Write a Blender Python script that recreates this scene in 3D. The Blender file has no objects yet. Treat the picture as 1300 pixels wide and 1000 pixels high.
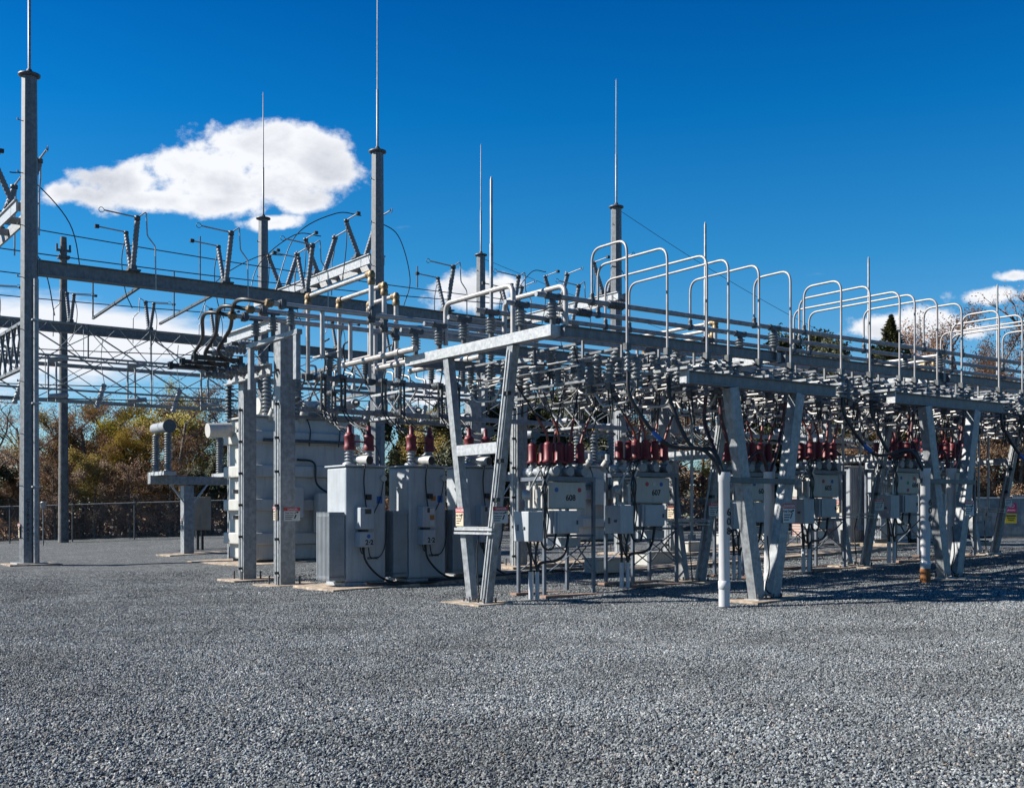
import bpy, math, random
import numpy as np
from mathutils import Matrix, Vector
R = math.radians
random.seed(7)
S = bpy.context.scene
COL = S.collection

# ---------------------------------------------------------------- camera, sky, sun
# yard axes: +X runs along the bus rails, +Y away from the viewer across them; the camera stands at the origin
FX, CX, HY, EYE = 1435.0, 650.0, 655.0, 1.65
AX, AY = 0.8125, 0.583
cam_d = bpy.data.cameras.new('camera'); cam = bpy.data.objects.new('camera', cam_d); COL.objects.link(cam)
cam_d.sensor_width = 36; cam_d.lens = FX / 1300 * 36; cam_d.shift_y = (HY - 500) / 1300
cam_d.clip_end = 3000; cam_d.clip_start = 0.1
cam.location = (0, 0, EYE); cam.rotation_euler = (R(90), 0, -math.atan2(AY, AX)); S.camera = cam
S.view_settings.view_transform = 'Standard'; S.view_settings.look = 'None'
S.view_settings.gamma = 1; S.view_settings.exposure = 1.15
SUN_EL = R(35); SUNV = Vector((-0.80, 0.60)).normalized()            # towards the sun, on the ground plane
sunvec = Vector((SUNV.x * math.cos(SUN_EL), SUNV.y * math.cos(SUN_EL), math.sin(SUN_EL))).normalized()
sl = bpy.data.lights.new('sun', 'SUN'); sl.energy = 5.0; sl.angle = R(0.5); sl.color = (1, 0.95, 0.86)
so = bpy.data.objects.new('sun', sl); COL.objects.link(so)
so.rotation_euler = (-sunvec).to_track_quat('-Z', 'Y').to_euler()

W = bpy.data.worlds.new('World'); S.world = W; W.use_nodes = True
wn, wl = W.node_tree.nodes, W.node_tree.links
wn.clear()
def wnode(t, **k):
    n = wn.new(t)
    for a, b in k.items(): setattr(n, a, b)
    return n
def wmath(op, a, b=None, c=None, clamp=False):
    n = wn.new('ShaderNodeMath'); n.operation = op; n.use_clamp = clamp
    for i, v in enumerate((a, b, c)):
        if v is None: continue
        if isinstance(v, (int, float)): n.inputs[i].default_value = v
        else: wl.new(v, n.inputs[i])
    return n.outputs[0]
sky = wnode('ShaderNodeTexSky', sky_type='NISHITA', sun_disc=False, sun_elevation=SUN_EL,
            sun_rotation=math.atan2(SUNV.x, SUNV.y), air_density=1.0, dust_density=0.25, ozone_density=3.0, altitude=200)
tc = wnode('ShaderNodeTexCoord')
sep = wnode('ShaderNodeSeparateXYZ'); wl.new(tc.outputs['Generated'], sep.inputs[0])
dx, dy, dz = sep.outputs
fw = wmath('ADD', wmath('MULTIPLY', dx, AY), wmath('MULTIPLY', dy, AX))
rt = wmath('SUBTRACT', wmath('MULTIPLY', dx, AX), wmath('MULTIPLY', dy, AY))
fws = wmath('MAXIMUM', fw, 0.02)
cu, cw = wmath('DIVIDE', rt, fws), wmath('DIVIDE', dz, fws)      # tangent-plane direction towards the clouds
cmb = wnode('ShaderNodeCombineXYZ'); wl.new(cu, cmb.inputs[0]); wl.new(cw, cmb.inputs[1])
def wnoise(scale, detail, rough, stretch=(1, 1, 1), off=(0, 0, 0), dist=0.0):
    m = wnode('ShaderNodeMapping'); wl.new(cmb.outputs[0], m.inputs[0])
    m.inputs['Scale'].default_value = stretch; m.inputs['Location'].default_value = off
    n = wnode('ShaderNodeTexNoise'); wl.new(m.outputs[0], n.inputs['Vector'])
    n.inputs['Scale'].default_value = scale; n.inputs['Detail'].default_value = detail
    n.inputs['Roughness'].default_value = rough; n.inputs['Distortion'].default_value = dist
    return n.outputs['Fac']
nz = wnoise(15, 11, 0.56, (0.9, 1.25, 1), dist=0.12); nz2 = wnoise(9, 8, 0.6, (1, 1.7, 1), (3.3, 1.2, 0), dist=.3); nz3 = wnoise(7, 8, 0.6, (0.6, 2.4, 1), (8, 4, 0))
# cloud masses: centre x, centre y, half width, half height (image units), tilt in degrees, softness weight
BL = [(345, 188, 92, 38, 2, 1), (405, 205, 66, 42, 22, 1), (250, 212, 105, 34, -8, 1), (165, 232, 80, 30, -6, 1), (115, 250, 55, 22, 5, .9), (350, 232, 90, 36, 10, 1), (415, 225, 46, 30, 8, 1), (348, 283, 44, 12, -4, .95), (75, 245, 34, 20, 0, .9), (200, 252, 90, 20, 4, .95), (270, 256, 90, 20, 3, .95), (268, 228, 80, 34, 0, 1.15), (395, 255, 50, 18, -6, .95),
      (600, 372, 62, 28, -10, .95), (1262, 375, 74, 15, -3, .95), (1285, 351, 34, 10, 0, .85), (1120, 415, 56, 20, -5, .9), (1190, 410, 66, 26, 0, .95), (1230, 420, 50, 20, 0, .8),
      (560, 500, 60, 26, -8, .85), (700, 480, 60, 14, 0, .6)]
best = None
for (x, y, a, b, t, w) in BL:
    u0, w0 = (x - CX) / FX, (HY - y) / FX; ca, sa = math.cos(R(-t)), math.sin(R(-t))
    du, dw = wmath('SUBTRACT', cu, u0), wmath('SUBTRACT', cw, w0)
    p = wmath('ADD', wmath('MULTIPLY', du, ca * FX / a), wmath('MULTIPLY', dw, sa * FX / a))
    q = wmath('SUBTRACT', wmath('MULTIPLY', dw, ca * FX / b), wmath('MULTIPLY', du, sa * FX / b))
    d = wmath('SQRT', wmath('ADD', wmath('MULTIPLY', p, p), wmath('MULTIPLY', q, q)))
    v = wmath('SUBTRACT', w, wmath('MULTIPLY', d, 0.95))
    best = v if best is None else wmath('SMOOTH_MAX', best, v, 0.12)
nzf = wnoise(46, 8, 0.6, (1, 1.2, 1), (5, 2, 0))
dens = wmath('ADD', wmath('ADD', best, wmath('MULTIPLY', wmath('SUBTRACT', nz, 0.49), 2.0)), wmath('MULTIPLY', wmath('SUBTRACT', nzf, 0.5), 1.1))
mr = wnode('ShaderNodeMapRange', interpolation_type='SMOOTHSTEP'); wl.new(dens, mr.inputs[0])
mr.inputs[1].default_value = -0.03; mr.inputs[2].default_value = 0.46
# low bank of broken cloud towards the left horizon
bank = wmath('SUBTRACT', 1.0, wmath('ABSOLUTE', wmath('DIVIDE', wmath('SUBTRACT', cw, (HY - 430) / FX), 115 / FX)))
side = wmath('DIVIDE', wmath('SUBTRACT', (400 - CX) / FX, cu), 330 / FX, clamp=True)
bk = wmath('ADD', wmath('MULTIPLY', wmath('MULTIPLY', bank, side), 1.62), wmath('MULTIPLY', wmath('SUBTRACT', nz3, 0.62), 2.6))
mr2 = wnode('ShaderNodeMapRange', interpolation_type='SMOOTHSTEP'); wl.new(bk, mr2.inputs[0])
mr2.inputs[1].default_value = 0.12; mr2.inputs[2].default_value = 0.75; mr2.inputs[4].default_value = 0.95
alpha = wmath('MULTIPLY', wmath('MAXIMUM', mr.outputs[0], mr2.outputs[0]), wmath('GREATER_THAN', fw, 0.03))
tint = wnode('ShaderNodeMix', data_type='RGBA', blend_type='MULTIPLY'); tint.inputs[0].default_value = 1
hsv = wnode('ShaderNodeHueSaturation'); hsv.inputs['Saturation'].default_value = 1.1; hsv.inputs['Value'].default_value = 1.0
wl.new(sky.outputs[0], hsv.inputs['Color']); wl.new(hsv.outputs[0], tint.inputs[6]); 
grd = wnode('ShaderNodeValToRGB'); wl.new(wmath('MAXIMUM', dz, 0.0), grd.inputs[0]); ge = grd.color_ramp.elements
ge[0].position = 0.0; ge[0].color = (.72, .88, .96, 1); ge[1].position = .62; ge[1].color = (.0, .42, .78, 1)
for ps_, c_ in ((.10, (.56, .85, 1.0)), (.22, (.17, .75, 1.0)), (.33, (.02, .62, 1.0)), (.43, (.0, .45, .88))): e_ = ge.new(ps_); e_.color = (*c_, 1)
wl.new(grd.outputs[0], tint.inputs[7])
shade = wnode('ShaderNodeMapRange'); wl.new(wmath('ADD', nz2, wmath('MULTIPLY', dens, 0.22)), shade.inputs[0])
shade.inputs[1].default_value = 0.56; shade.inputs[2].default_value = 0.88
ccol = wnode('ShaderNodeMix', data_type='RGBA'); wl.new(shade.outputs[0], ccol.inputs[0])
CL = 7.9
ccol.inputs[6].default_value = (0.93 * CL, 0.95 * CL, 0.99 * CL, 1); ccol.inputs[7].default_value = (0.55 * CL, 0.58 * CL, 0.66 * CL, 1)
mixc = wnode('ShaderNodeMix', data_type='RGBA'); wl.new(alpha, mixc.inputs[0])
wl.new(tint.outputs[2], mixc.inputs[6]); wl.new(ccol.outputs[2], mixc.inputs[7])
bg = wnode('ShaderNodeBackground'); wl.new(mixc.outputs[2], bg.inputs[0]); bg.inputs[1].default_value = 0.058
wo = wnode('ShaderNodeOutputWorld'); wl.new(bg.outputs[0], wo.inputs[0])

# ---------------------------------------------------------------- helpers
def yard(x, y): return (x * AX + y * AY, -x * AY + y * AX)     # camera ground coordinates to yard coordinates
def onb(u, v, b):                                               # a sight line met with the plane Y = b
    k = (u - CX) / FX; a = b * (AY + k * AX) / (AX - k * AY); y = a * AY + b * AX
    return Vector((a, b, EYE + (HY - v) / FX * y))
def ona(u, v, a):
    k = (u - CX) / FX; b = a * (AX - k * AY) / (AY + k * AX); y = a * AY + b * AX
    return Vector((a, b, EYE + (HY - v) / FX * y))
def smooth(t): t = max(0.0, min(1.0, t)); return t * t * (3 - 2 * t)
def G(a, b=0.0):                                                # the yard rises gently along +X
    g = 0.036 * max(0.0, min(a, 30.5) - 11.4) + 0.0
    return g
class MB:
    def __init__(s): s.v = []; s.f = []; s.s = []
    def add(s, vs, fs, sm=False):
        o = len(s.v); s.v += [tuple(p) for p in vs]; s.f += [tuple(i + o for i in f) for f in fs]; s.s += [sm] * len(fs); return s
    def box(s, x0, x1, y0, y1, z0, z1, M=None):
        vs = [Vector(p) for p in ((x0, y0, z0), (x1, y0, z0), (x1, y1, z0), (x0, y1, z0), (x0, y0, z1), (x1, y0, z1), (x1, y1, z1), (x0, y1, z1))]
        if M: vs = [M @ p for p in vs]
        return s.add(vs, [(0, 3, 2, 1), (4, 5, 6, 7), (0, 1, 5, 4), (1, 2, 6, 5), (2, 3, 7, 6), (3, 0, 4, 7)])
    def bar(s, p0, p1, w, h, up=(0, 0, 1)):                     # square-cut bar between two points, w sideways, h along up
        p0, p1 = Vector(p0), Vector(p1); z = (p1 - p0); L = z.length; z.normalize(); x = Vector(up).cross(z)
        if x.length < 1e-4: x = Vector((1, 0, 0)).cross(z)
        x.normalize(); y = z.cross(x)
        M = Matrix((( x.x, y.x, z.x, p0.x), (x.y, y.y, z.y, p0.y), (x.z, y.z, z.z, p0.z), (0, 0, 0, 1)))
        return s.box(-w / 2, w / 2, -h / 2, h / 2, 0, L, M)
    def lathe(s, prof, M=None, seg=10, sm=True):
        vs = []; fs = []; n = len(prof)
        for r, z in prof:
            for k in range(seg):
                t = 2 * math.pi * k / seg; vs.append(Vector((r * math.cos(t), r * math.sin(t), z)))
        if M: vs = [M @ p for p in vs]
        for i in range(n - 1):
            for k in range(seg):
                k2 = (k + 1) % seg; fs.append((i * seg + k, i * seg + k2, (i + 1) * seg + k2, (i + 1) * seg + k))
        s.add(vs, fs, sm)
        s.add([vs[k] for k in range(seg)], [tuple(reversed(range(seg)))]); s.add([vs[(n - 1) * seg + k] for k in range(seg)], [tuple(range(seg))])
        return s
    def cyl(s, p0, p1, r0, r1=None, seg=10, sm=True):
        p0, p1 = Vector(p0), Vector(p1); return s.lathe([(r0, 0), (r0 if r1 is None else r1, (p1 - p0).length)], along(p0, p1), seg, sm)
    def tube(s, pts, r, seg=8, taper=None):
        pts = [Vector(p) for p in pts]; n = len(pts); vs = []; fs = []
        t = [(pts[min(i + 1, n - 1)] - pts[max(i - 1, 0)]).normalized() for i in range(n)]
        u = t[0].orthogonal().normalized()
        for i in range(n):
            u = (u - t[i] * u.dot(t[i])).normalized(); w = t[i].cross(u); rr = r if taper is None else r + (taper - r) * i / (n - 1)
            for k in range(seg):
                q = 2 * math.pi * k / seg; vs.append(pts[i] + (u * math.cos(q) + w * math.sin(q)) * rr)
        for i in range(n - 1):
            for k in range(seg):
                k2 = (k + 1) % seg; fs.append((i * seg + k, i * seg + k2, (i + 1) * seg + k2, (i + 1) * seg + k))
        s.add(vs, fs, True); s.add(vs[:seg], [tuple(reversed(range(seg)))]); s.add(vs[-seg:], [tuple(range(seg))]); return s
    def mesh(s, name, mat):
        m = bpy.data.meshes.new(name); m.from_pydata(s.v, [], s.f)
        m.polygons.foreach_set('use_smooth', s.s); m.materials.append(mat); m.update(); return m
    def build(s, name, mat, parent=None, loc=(0, 0, 0), rz=0, label=None, bevel=0):
        o = bpy.data.objects.new(name, s.mesh(name, mat)); COL.objects.link(o); o.location = loc; o.rotation_euler.z = rz
        if parent: o.parent = parent
        if label: o['label'] = label
        if bevel:
            b = o.modifiers.new('bevel', 'BEVEL'); b.width = bevel; b.segments = 2; b.limit_method = 'ANGLE'
        return o
def along(p0, p1):
    p0, p1 = Vector(p0), Vector(p1); z = (p1 - p0).normalized(); x = z.orthogonal().normalized()
    if abs(z.z) > .999: x = Vector((1, 0, 0))
    x = (x - z * x.dot(z)).normalized(); y = z.cross(x)
    return Matrix(((x.x, y.x, z.x, p0.x), (x.y, y.y, z.y, p0.y), (x.z, y.z, z.z, p0.z), (0, 0, 0, 1)))
def T(x, y, z, rz=0): return Matrix.Translation((x, y, z)) @ Matrix.Rotation(rz, 4, 'Z')
def thing(name, label, cat, loc=(0, 0, 0), group=None, rz=0):
    o = bpy.data.objects.new(name, None); COL.objects.link(o); o.location = loc; o.rotation_euler.z = rz; o.empty_display_size = .2
    return tag(o, label, cat, group)
def tag(o, label, cat, group=None):
    o['label'] = label; o['category'] = cat
    if group: o['group'] = group
    return o
def struct(o): o['kind'] = 'structure'; return o
def dup(root, loc, label, group=None, rz=None, scale=None):
    r = root.copy(); COL.objects.link(r); r.location = loc; r['label'] = label
    if group: r['group'] = group
    if rz is not None: r.rotation_euler.z = rz
    if scale: r.scale = scale
    for ch in root.children:
        c = ch.copy(); COL.objects.link(c); c.parent = r
        for g in ch.children:
            d = g.copy(); COL.objects.link(d); d.parent = c
    return r
def spline(pts, n=8):
    P = [Vector(p) for p in pts]; P = [P[0] * 2 - P[1]] + P + [P[-1] * 2 - P[-2]]; out = []
    for i in range(1, len(P) - 2):
        for k in range(n):
            t = k / n; a, b, c, d = P[i - 1:i + 3]
            out.append(.5 * ((2 * b) + (c - a) * t + (2 * a - 5 * b + 4 * c - d) * t * t + (3 * b - a - 3 * c + d) * t ** 3))
    return out + [P[-2]]
def bent(pts, rad=.25, n=5):                                    # polyline with rounded corners
    P = [Vector(p) for p in pts]; out = [P[0]]
    for i in range(1, len(P) - 1):
        a, b = (P[i - 1] - P[i]), (P[i + 1] - P[i]); r = min(rad, a.length * .49, b.length * .49)
        s, e = P[i] + a.normalized() * r, P[i] + b.normalized() * r
        for k in range(n + 1):
            t = k / n; out.append(s * (1 - t) ** 2 + P[i] * 2 * t * (1 - t) + e * t * t)
    return out + [P[-1]]
ORD = ['first', 'second', 'third', 'fourth', 'fifth', 'sixth', 'seventh', 'eighth', 'ninth', 'tenth', 'eleventh', 'twelfth', 'thirteenth', 'fourteenth',
       'fifteenth', 'sixteenth', 'seventeenth', 'eighteenth', 'nineteenth', 'twentieth'] + ['twenty-' + x for x in ('first', 'second', 'third', 'fourth', 'fifth', 'sixth', 'seventh', 'eighth', 'ninth')] + ['thirtieth'] + ['thirty-' + x for x in ('first', 'second', 'third', 'fourth', 'fifth', 'sixth')]
def textmesh(txt, size, name, mat, parent, M, bold=.012, depth=.002):
    c = bpy.data.curves.new(name, 'FONT'); c.body = txt; c.size = size; c.align_x = 'CENTER'; c.align_y = 'CENTER'; c.extrude = depth; c.offset = bold * size
    c.resolution_u = 3; c.space_line = 0.95
    t = bpy.data.objects.new(name, c); m = bpy.data.meshes.new_from_object(t); bpy.data.objects.remove(t)
    m.materials.clear(); m.materials.append(mat); m.transform(M)
    o = bpy.data.objects.new(name, m); COL.objects.link(o); o.parent = parent; return o
FACE_B = lambda x, y, z: Matrix.Translation((x, y, z)) @ Matrix.Rotation(R(90), 4, 'X')                                        # reads from -Y
FACE_A = lambda x, y, z: Matrix.Translation((x, y, z)) @ Matrix.Rotation(R(-90), 4, 'Z') @ Matrix.Rotation(R(90), 4, 'X')    # reads from -X

# ---------------------------------------------------------------- materials
KA = 0.61      # base colours below are written for exposure 0.35
def mat(name, col, rough=.5, metal=0.0, var=.12, scale=6.0, bump=0.0, bscale=60.0, col2=None, spec=.5, dirt=0.0):
    col = tuple(c * KA for c in col); col2 = tuple(c * KA for c in col2) if col2 else None
    m = bpy.data.materials.new(name); m.use_nodes = True; n, l = m.node_tree.nodes, m.node_tree.links; p = n['Principled BSDF']
    p.inputs['Roughness'].default_value = rough; p.inputs['Metallic'].default_value = metal; p.inputs['Specular IOR Level'].default_value = spec
    t = n.new('ShaderNodeTexCoord'); oi = n.new('ShaderNodeObjectInfo')
    ad = n.new('ShaderNodeVectorMath'); ad.operation = 'ADD'; l.new(t.outputs['Object'], ad.inputs[0])
    sc = n.new('ShaderNodeVectorMath'); sc.operation = 'SCALE'; l.new(oi.outputs['Location'], sc.inputs[0]); sc.inputs['Scale'].default_value = .37
    l.new(sc.outputs[0], ad.inputs[1])
    z = n.new('ShaderNodeTexNoise'); l.new(ad.outputs[0], z.inputs['Vector']); z.inputs['Scale'].default_value = scale; z.inputs['Detail'].default_value = 6; z.inputs['Roughness'].default_value = .65
    r = n.new('ShaderNodeValToRGB'); l.new(z.outputs['Fac'], r.inputs[0])
    c2 = col2 or tuple(c * (1 - 2 * var) for c in col)
    hi = col if col2 else tuple(min(1, c * (1 + var)) for c in col)
    r.color_ramp.elements[0].position = .34; r.color_ramp.elements[1].position = .66
    r.color_ramp.elements[0].color = (*c2, 1); r.color_ramp.elements[1].color = (*hi, 1)
    out = r.outputs[0]
    if dirt:
        z2 = n.new('ShaderNodeTexNoise'); mp = n.new('ShaderNodeMapping'); l.new(ad.outputs[0], mp.inputs[0]); mp.inputs['Scale'].default_value = (9, 9, .8)
        l.new(mp.outputs[0], z2.inputs['Vector']); z2.inputs['Scale'].default_value = 1.5; z2.inputs['Detail'].default_value = 5
        r2 = n.new('ShaderNodeValToRGB'); l.new(z2.outputs['Fac'], r2.inputs[0]); r2.color_ramp.elements[0].position = .5; r2.color_ramp.elements[1].position = .75
        r2.color_ramp.elements[0].color = (1, 1, 1, 1); r2.color_ramp.elements[1].color = (1 - dirt, 1 - dirt * 1.1, 1 - dirt * 1.25, 1)
        mx = n.new('ShaderNodeMix'); mx.data_type = 'RGBA'; mx.blend_type = 'MULTIPLY'; mx.inputs[0].default_value = 1
        l.new(out, mx.inputs[6]); l.new(r2.outputs[0], mx.inputs[7]); out = mx.outputs[2]
    l.new(out, p.inputs['Base Color'])
    mr = n.new('ShaderNodeMapRange'); l.new(z.outputs['Fac'], mr.inputs[0]); mr.inputs[3].default_value = max(0, rough - .1); mr.inputs[4].default_value = min(1, rough + .12)
    l.new(mr.outputs[0], p.inputs['Roughness'])
    if bump:
        b = n.new('ShaderNodeBump'); z3 = n.new('ShaderNodeTexNoise'); l.new(t.outputs['Object'], z3.inputs['Vector']); z3.inputs['Scale'].default_value = bscale; z3.inputs['Detail'].default_value = 4
        l.new(z3.outputs['Fac'], b.inputs['Height']); b.inputs['Strength'].default_value = bump; b.inputs['Distance'].default_value = .02; l.new(b.outputs[0], p.inputs['Normal'])
    return m
M_ = dict(
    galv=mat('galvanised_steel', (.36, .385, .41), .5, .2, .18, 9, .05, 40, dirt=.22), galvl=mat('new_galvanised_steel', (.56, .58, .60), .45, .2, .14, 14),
    dark=mat('weathered_steel', (.13, .14, .15), .5, .4, .2, 9), alum=mat('aluminium_tube', (.55, .53, .52), .45, .4, .10, 5, dirt=.12),
    vporc=mat('slate_porcelain', (.20, .225, .26), .55, 0, .05, 4), porc=mat('grey_porcelain', (.22, .25, .275), .28, 0, .08, 4), porcl=mat('pale_polymer', (.38, .41, .45), .4, 0, .06, 4),
    hoop=mat('hoop_tube', (.50, .47, .46), .5, .3, .1, 5, dirt=.15), galvd=mat('shaded_galvanised_steel', (.22, .24, .265), .55, .15, .18, 8, dirt=.22), frame=mat('blue_grey_angle', (.17, .20, .25), .45, .2, .12, 6), paint=mat('grey_enamel', (.50, .54, .585), .45, 0, .06, 2, .02, dirt=.16), paint2=mat('pale_grey_enamel', (.60, .595, .565), .5, 0, .05, 2, dirt=.2),  # galvd: darker copy of galv, shade of the beams' unlit sides put into its colour
    rad=mat('radiator_enamel', (.36, .395, .435), .5, 0, .06, 3, dirt=.12), red=mat('red_rubber_boot', (.21, .010, .022), .5, 0, .22, 9, dirt=.12),
    redc=mat('red_cable_tape', (.30, .07, .055), .5, 0, .2, 12), blk=mat('black_rubber', (.018, .019, .022), .45, 0, .2, 8), brn=mat('cable_brown', (.09, .014, .02), .5, 0, .4, 10),
    brass=mat('bronze_clamp', (.34, .24, .13), .5, .5, .3, 25), conc=mat('concrete', (.55, .44, .34), .9, 0, .3, 5, .6, 60, dirt=.35),
    pvc=mat('white_pvc', (.72, .73, .76), .38, 0, .04, 2, dirt=.08), rust=mat('rusted_pipe', (.42, .16, .035), .8, 0, .3, 9, .3, 60, col2=(.18, .07, .025)),
    wood=mat('weathered_pole_wood', (.20, .20, .20), .85, 0, .25, 5, .5, 30, dirt=.3), white=mat('sign_white', (.70, .70, .68), .5, 0, .04, 3), cream=mat('sign_cream', (.75, .62, .45), .5, 0, .05, 3),
    sred=mat('sign_red', (.55, .02, .03), .45, 0, .06, 3), ink=mat('black_ink', (.02, .02, .022), .6, 0, .1, 3), blue=mat('blue_sticker', (.02, .14, .50), .5, 0, .05, 3),
    orange=mat('orange_sticker', (.50, .18, .03), .5, 0, .05, 3), pink=mat('pink_sign', (.80, .03, .16), .5, 0, .04, 3), yellow=mat('yellow_sign', (.75, .56, .02), .5, 0, .04, 3),
    green=mat('green_sticker', (.03, .35, .22), .5, 0, .05, 3), tan=mat('tan_enamel', (.42, .35, .27), .5, 0, .08, 3, dirt=.15), wire=mat('dull_conductor', (.10, .13, .16), .45, .5, .1, 4),
    steelp=mat('stainless_panel', (.26, .29, .33), .42, .5, .2, 3, dirt=.25), glass=mat('dial_glass', (.03, .035, .04), .15, 0, .1, 5),
    brick=None, beige=mat('beige_trim', (.50, .41, .27), .7, 0, .06, 4), roofw=mat('white_metal_roof', (.72, .72, .70), .5, 0, .05, 4),
    timber=mat('treated_timber', (.35, .22, .17), .8, 0, .2, 6, .3, 40), lamp=mat('lens_amber', (.45, .25, .05), .3, 0, .1, 5))
bm = bpy.data.materials.new('red_brick'); bm.use_nodes = True; n_, l_ = bm.node_tree.nodes, bm.node_tree.links
bt = n_.new('ShaderNodeTexBrick'); tcb = n_.new('ShaderNodeTexCoord'); mpb = n_.new('ShaderNodeMapping'); mpb.inputs['Rotation'].default_value = (R(90), 0, 0)
l_.new(tcb.outputs['Object'], mpb.inputs[0]); l_.new(mpb.outputs[0], bt.inputs['Vector']); bt.inputs['Scale'].default_value = 4
bt.inputs['Color1'].default_value = (.24, .10, .075, 1); bt.inputs['Color2'].default_value = (.17, .08, .06, 1); bt.inputs['Mortar'].default_value = (.28, .24, .22, 1)
l_.new(bt.outputs[0], n_['Principled BSDF'].inputs['Base Color']); n_['Principled BSDF'].inputs['Roughness'].default_value = .85; M_['brick'] = bm

# ---------------------------------------------------------------- ground and gravel
gm = bpy.data.materials.new('crushed_stone'); gm.use_nodes = True; n_, l_ = gm.node_tree.nodes, gm.node_tree.links; p_ = n_['Principled BSDF']
tg = n_.new('ShaderNodeTexCoord')
def vor(scale, feat='F1', out='Color'):
    v = n_.new('ShaderNodeTexVoronoi'); v.feature = feat; v.inputs['Scale'].default_value = scale; l_.new(tg.outputs['Object'], v.inputs['Vector']); return v.outputs[out]
def gn(scale, det=4, rough=.6):
    v = n_.new('ShaderNodeTexNoise'); v.inputs['Scale'].default_value = scale; v.inputs['Detail'].default_value = det; v.inputs['Roughness'].default_value = rough; l_.new(tg.outputs['Object'], v.inputs['Vector']); return v.outputs['Fac']
v1 = vor(24); bw = n_.new('ShaderNodeSeparateColor'); l_.new(v1, bw.inputs[0])
rr = n_.new('ShaderNodeValToRGB'); l_.new(bw.outputs[0], rr.inputs[0]); cr = rr.color_ramp
cr.elements[0].color = (.024, .030, .034, 1); cr.elements[1].color = (.35, .37, .375, 1); e = cr.elements.new(.5); e.color = (.112, .126, .136, 1); e = cr.elements.new(.85); e.color = (.20, .216, .222, 1)
dk = n_.new('ShaderNodeMapRange'); l_.new(vor(24, 'DISTANCE_TO_EDGE', 'Distance'), dk.inputs[0]); dk.inputs[1].default_value = 0; dk.inputs[2].default_value = .22; dk.inputs[3].default_value = .25
mx = n_.new('ShaderNodeMix'); mx.data_type = 'RGBA'; mx.blend_type = 'MULTIPLY'; mx.inputs[0].default_value = 1; l_.new(rr.outputs[0], mx.inputs[6]); l_.new(dk.outputs[0], mx.inputs[7])
lg = n_.new('ShaderNodeMapRange'); l_.new(gn(.35, 5), lg.inputs[0]); lg.inputs[1].default_value = .3; lg.inputs[2].default_value = .7; lg.inputs[3].default_value = .78; lg.inputs[4].default_value = 1.2
mx2 = n_.new('ShaderNodeMix'); mx2.data_type = 'RGBA'; mx2.blend_type = 'MULTIPLY'; mx2.inputs[0].default_value = 1; l_.new(mx.outputs[2], mx2.inputs[6]); l_.new(lg.outputs[0], mx2.inputs[7])
bw2 = n_.new('ShaderNodeSeparateColor'); l_.new(vor(8.5), bw2.inputs[0]); sp2 = n_.new('ShaderNodeMapRange'); l_.new(bw2.outputs[0], sp2.inputs[0]); sp2.inputs[3].default_value = .48; sp2.inputs[4].default_value = 1.15
mx3 = n_.new('ShaderNodeMix'); mx3.data_type = 'RGBA'; mx3.blend_type = 'MULTIPLY'; mx3.inputs[0].default_value = 1; l_.new(mx2.outputs[2], mx3.inputs[6]); l_.new(sp2.outputs[0], mx3.inputs[7])
l_.new(mx3.outputs[2], p_.inputs['Base Color']); p_.inputs['Roughness'].default_value = .8
bp = n_.new('ShaderNodeBump'); bp.inputs['Strength'].default_value = 1; bp.inputs['Distance'].default_value = .025
hm = n_.new('ShaderNodeMath'); hm.operation = 'ADD'; l_.new(vor(24, 'F1', 'Distance'), hm.inputs[0])
hs = n_.new('ShaderNodeMath'); hs.operation = 'MULTIPLY'; l_.new(gn(60), hs.inputs[0]); hs.inputs[1].default_value = -.4; l_.new(hs.outputs[0], hm.inputs[1])
hi = n_.new('ShaderNodeMath'); hi.operation = 'MULTIPLY'; l_.new(hm.outputs[0], hi.inputs[0]); hi.inputs[1].default_value = -1
l_.new(hi.outputs[0], bp.inputs['Height']); l_.new(bp.outputs[0], p_.inputs['Normal'])
def grid(xs, ys, zf):
    V = [(x, y, zf(x, y)) for y in ys for x in xs]; nx = len(xs)
    F = [(j * nx + i, j * nx + i + 1, (j + 1) * nx + i + 1, (j + 1) * nx + i) for j in range(len(ys) - 1) for i in range(nx - 1)]
    return V, F
def und(x, y): return .022 * math.sin(x * .9 + 1.3 * math.sin(y * .6)) * math.sin(y * .8 + .7 * math.sin(x * .5)) + .012 * math.sin(2.3 * x + y) * math.sin(1.9 * y - x)
def Z(x, y): return G(x) + und(x, y) * (1 if x < 60 else 0)
xs = [-600, -300, -120, -60, -40] + [x * .8 for x in range(-30, 66)] + [55, 60, 70, 90, 130, 200, 400, 900]
ys = [-200, -60, -20] + [y * .8 for y in range(-10, 70)] + [57, 60, 65, 70, 80, 100, 150, 300, 900]
gv, gf = grid(xs, ys, Z); mb = MB(); mb.add(gv, gf, True); ground = struct(mb.build('ground', gm))
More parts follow.
